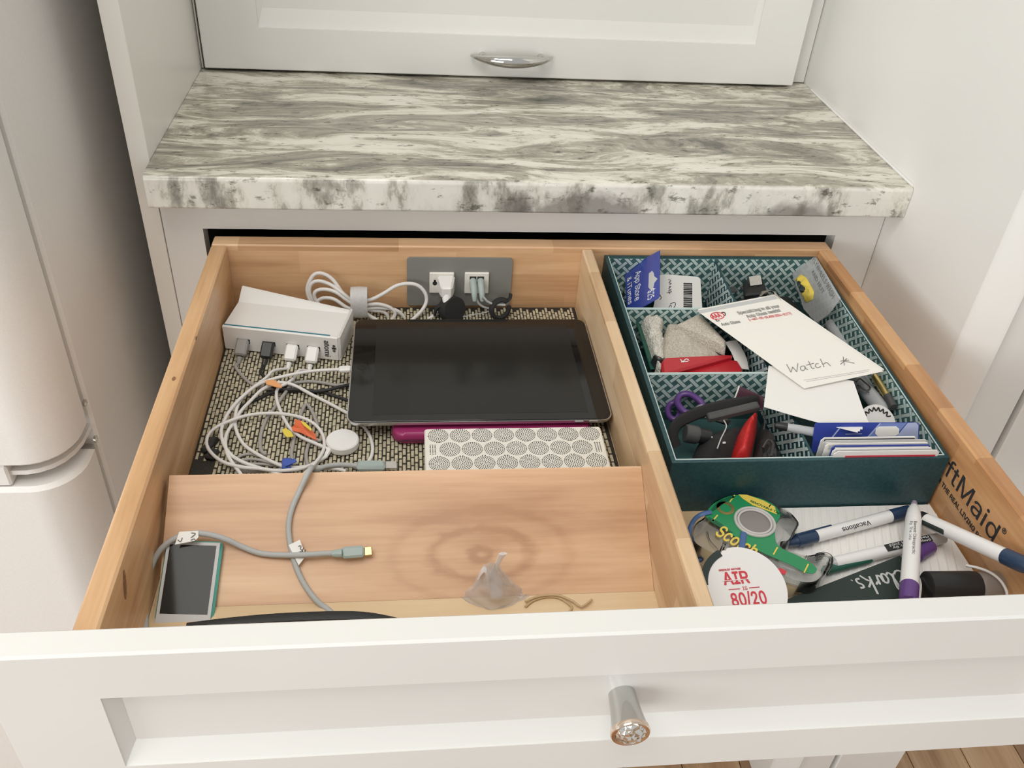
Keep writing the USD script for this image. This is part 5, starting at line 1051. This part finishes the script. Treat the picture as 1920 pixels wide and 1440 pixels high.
def dtext(s_, h, x, y, w, bold=True):
    m = meshkit.text_mesh(s_, h, .0003, bold); m.apply_scale([w / m.bounds[1][0], 1, 1]); m.apply_translation([x, y, .0009]); return tf(m, TT)
part(rd, 'red_print', cat_([dtext('AIR', .0092, -.0150, .0030, .0200), dtext('80/20', .0095, -.0135, -.0135, .0270), dtext('GREEN BY NATURE', .0014, -.0160, .0136, .0170), dtext('IS', .0026, -.0020, -.0022, .0036, False),
     tf(cat_([bx(-.0125, -.0040, -.0012, -.0007, .0009, .0012), bx(.0030, .0110, -.0012, -.0007, .0009, .0012)]), TT)]), 'red_ink', False)
part(rd, 'white_slits', tf(cat_([bx(-.0150, .0050, .0056 + .0022 * i, .0061 + .0022 * i, .0010, .00135) for i in range(1)]), TT), 'pen_white')

# dark card with white script, upside down
zc = ZF + .0095
dk_ = thing('dark_card', 'dark green card with upside-down white script under the white pen', 'card', tuple(Z6([(1000, 620)], ZF)[0]))
part(dk_, 'card', flatpoly(Z6([(600, 720), (1244, 470), (1320, 560), (1338, 690), (1330, 760), (700, 800)], zc), frame((0, 0, zc - .0008), (1, 0, 0), (0, 1, 0)), .0008), 'charcoal_green')
o_, e_ = Z6([(1258, 548)], zc + .0002)[0], Z6([(978, 604)], zc + .0002)[0]; ul = np.linalg.norm(e_ - o_) / 4.65; dx_ = (e_ - o_) / np.linalg.norm(e_ - o_); dy_ = np.cross((0, 0, 1.0), dx_)
LT = [[(.95, .75), (.7, 1.0), (.35, .85), (.15, .45), (.3, .05), (.65, 0), (.95, .2)], [(1.05, .15), (1.3, .6), (1.5, 1.2), (1.38, 1.35), (1.25, .9), (1.22, .2), (1.4, 0), (1.6, .15)], [(2.2, .6), (1.95, .7), (1.7, .4), (1.75, .05), (2.0, .05), (2.2, .6), (2.2, .15), (2.4, .05)],
      [(2.4, .0), (2.55, .35), (2.65, .7), (2.7, .5), (2.95, .68)], [(3.05, 0), (3.2, .6), (3.4, 1.35)], [(3.7, .75), (3.25, .38), (3.45, .2), (3.75, -.2)], [(4.4, .68), (4.1, .68), (4.05, .48), (4.3, .28), (4.25, .02), (3.95, .02)], [(4.6, .02), (4.66, .05)]]
part(dk_, 'script', cat_([tube(spline([o_ + dx_ * x * ul + dy_ * y * ul * 1.25 for x, y in l_], .0010), .0009, 5, False, .4) for l_ in LT]), 'paper_grey', False)

def pen(name, label, a, b, r, segs, clip=None, cat='pen'):
    """segs: (fraction from a, radius factor, material) rings; each run of one material becomes a part"""
    A, B = np.asarray(a), np.asarray(b); d_ = (B - A) / np.linalg.norm(B - A); L_ = np.linalg.norm(B - A)
    t = thing(name, label, cat, tuple((A + B) / 2))
    for nm, m_, prof in segs: part(t, nm, lathe([(r * k_, L_ * f_) for f_, k_ in prof], A, d_, 20), m_, 40)
    if clip:
        side, f0, f1, m_ = clip; s_ = np.asarray(side, float); s_ = s_ - d_ * (s_ @ d_); s_ /= np.linalg.norm(s_)
        w_ = np.cross(d_, s_); c_ = A + d_ * L_ * (f0 + f1) / 2 + s_ * (r * 1.12)
        part(t, 'clip', tf(bx(-abs(f1 - f0) * L_ / 2, abs(f1 - f0) * L_ / 2, -r * .38, r * .38, 0, r * .5, r * .2), frame(c_, d_, w_)), m_)
    return t, A, d_, L_
R6 = .0051
z1 = ZR + R6 + .0004
# pen with dark ends and a printed word
A, B = Z6([(622, 408, 0)], z1 + .0016)[0], Z6([(1310, 222, 0)], z1)[0]
t, A, d_, L_ = pen('ballpoint_pen', 'white pen with navy ends lying along the teal box front, printed word on its barrel', A, B, R6,
    [('tip', 'navy', [(0, .35), (.05, .6), (.08, .85)]), ('grip', 'navy', [(.08, .95), (.12, 1.04), (.22, 1.02)]), ('barrel', 'pen_white', [(.22, 1.0), (.81, 1.0)]), ('end_cap', 'navy', [(.81, 1.02), (.97, .98), (1.0, .7)])], clip=((-.3, .6, .6), .08, .36, 'navy'))
u_ = np.array([0, 0, 1.0]); ys = np.cross(u_, -d_)
nrm_ = np.array([0, -.45, .9]); nrm_ -= d_ * (nrm_ @ d_); nrm_ /= np.linalg.norm(nrm_)
part(t, 'lettering', text('Vacations', .0036, A + d_ * L_ * .62 + nrm_ * (R6 + .00005), -d_, np.cross(nrm_, -d_), .0002, width=L_ * .22), 'ink', False)
# pale pen with a black block label, mostly below
A, B = Z6([(850, 520)], z1)[0], Z6([(1480, 372)], z1)[0]
t, A, d_, L_ = pen('gel_pen', 'pale grey pen with a black label block under the purple-tipped pen', A, B, R6,
    [('tip', 'pen_grey', [(0, .4), (.03, .8), (.05, 1.0)]), ('barrel', 'pen_white', [(.05, 1.0), (.86, 1.0)]), ('end', 'pen_grey', [(.86, 1.03), (1.0, .9)])])
nrm_ = np.array([0, -.2, .97]); nrm_ -= d_ * (nrm_ @ d_); nrm_ /= np.linalg.norm(nrm_); Yl = np.cross(nrm_, d_)
part(t, 'label_block', tf(bx(-.0215, .0215, -.0030, .0030, 0, .0008, .0003), frame(A + d_ * L_ * .665 + nrm_ * (R6 - .0003), d_, Yl)), 'ink')
part(t, 'label_print', cat_([text('Please 4 JAN 2003', .0018, A + d_ * L_ * .665 + d_ * .020 + nrm_ * (R6 + .0006) + Yl * .0021, -d_, -Yl, .0001, width=.038), text('Ship Delivery By', .0018, A + d_ * L_ * .665 + d_ * .020 + nrm_ * (R6 + .0006) - Yl * .0006, -d_, -Yl, .0001, width=.036)]), 'white_ink', False)
A, B = Z6([(820, 556)], ZR + .0042)[0], Z6([(1095, 480)], ZR + .0040)[0]
pen('green_pen', 'dark green pen end below the pale grey pen', A, B, .0038, [('tip', 'green_dark', [(0, .5), (.06, .9)]), ('barrel', 'green_dark', [(.06, 1.0), (.92, 1.0), (1.0, .5)])])
A, B = Z6([(1325, 470)], ZR + .0045)[0], Z6([(1420, 415)], ZR + .0045)[0]
pen('purple_grip', 'dark purple pen grip sticking out right of the purple-tipped pen', A, B, .0062, [('grip', 'purple', [(0, .7), (.08, 1.0), (.9, .9), (1.0, .6)])])
# purple-tipped pen lying across
z2 = ZF + .0200
A, B = Z6([(1322, 178)], z2 + .001)[0], Z6([(1290, 720)], z2 + .0065)[0]
t, A, d_, L_ = pen('ballpoint_pen', 'white pen with a lilac tip and a purple end, lying across the other pens', A, B, .0062,
    [('tip', 'lilac', [(0, .30), (.03, .42), (.05, .5)]), ('barrel', 'pen_white', [(.05, .5), (.10, .8), (.20, 1.0), (.86, 1.06)]), ('end_cap', 'purple', [(.86, 1.08), (.99, 1.04), (1.0, .9)])])
nrm_ = np.array([-.5, -.3, .8]); nrm_ -= d_ * (nrm_ @ d_); nrm_ /= np.linalg.norm(nrm_); Yl = np.cross(nrm_, d_)
part(t, 'lettering', cat_([text('Barnett Chiropractic', .0022, A + d_ * L_ * .28 + nrm_ * .0063 + Yl * .0012, d_, Yl, .0001, width=L_ * .34), text('By The Sea', .0022, A + d_ * L_ * .28 + nrm_ * .0062 - Yl * .0016, d_, Yl, .0001, width=L_ * .2)]), 'grey_ink', False)
# navy-ended pen against the right side
A, B = Z6([(1352, 262)], ZF + .0165)[0], PX(1944, 1070, .6265)
t, A, d_, L_ = pen('ballpoint_pen', 'white pen with a black clip and a navy end pointing at the right drawer side', A, B, .0058,
    [('end', 'black_plastic', [(0, .7), (.01, .95), (.07, 1.0)]), ('barrel', 'pen_white', [(.07, 1.0), (.76, 1.0)]), ('grip', 'navy', [(.76, 1.08), (.90, 1.08), (.96, .8), (1.0, .3)])], clip=((-.45, -.7, .25), .03, .29, 'charcoal_green'))
# small clear bottle with a black cap, lying down, and a white string
bo = thing('small_bottle', 'small clear bottle with a black cap lying behind the drawer front at the right', 'bottle', tuple(Z6([(1560, 640)], ZF)[0]))
A, B = Z6([(1380, 640)], ZF + .0125)[0], Z6([(1660, 640)], ZF + .0125)[0]; d_ = B - A; d_[2] = 0; L_ = np.linalg.norm(d_); d_ /= L_
part(bo, 'cap', lathe([(.0095, 0), (.0115, .0015), (.0118, L_ * .9), (.0112, L_)], A, d_, 30), 'black_plastic', 40)
part(bo, 'bottle', lathe([(.0105, L_ + .0002), (.0118, L_ + .003), (.0118, L_ + .030), (.0100, L_ + .034)], A, d_, 30), 'grey_clear', 40)
ws = cable('white_string', 'white string curving over the small clear bottle', Z6([(1605, 525, -3), (1660, 535, 0), (1730, 560, 1), (1790, 605, 0), (1825, 665, -3), (1830, 720, -8)], ZF + .0255), .0011, 'white_cord', 'string')
wl_ = cable('white_string', 'short bit of white string beside the purple pen end', Z6([(1345, 590), (1356, 630), (1350, 690), (1345, 740)], ZF + .0125), .0011, 'white_cord', 'string')
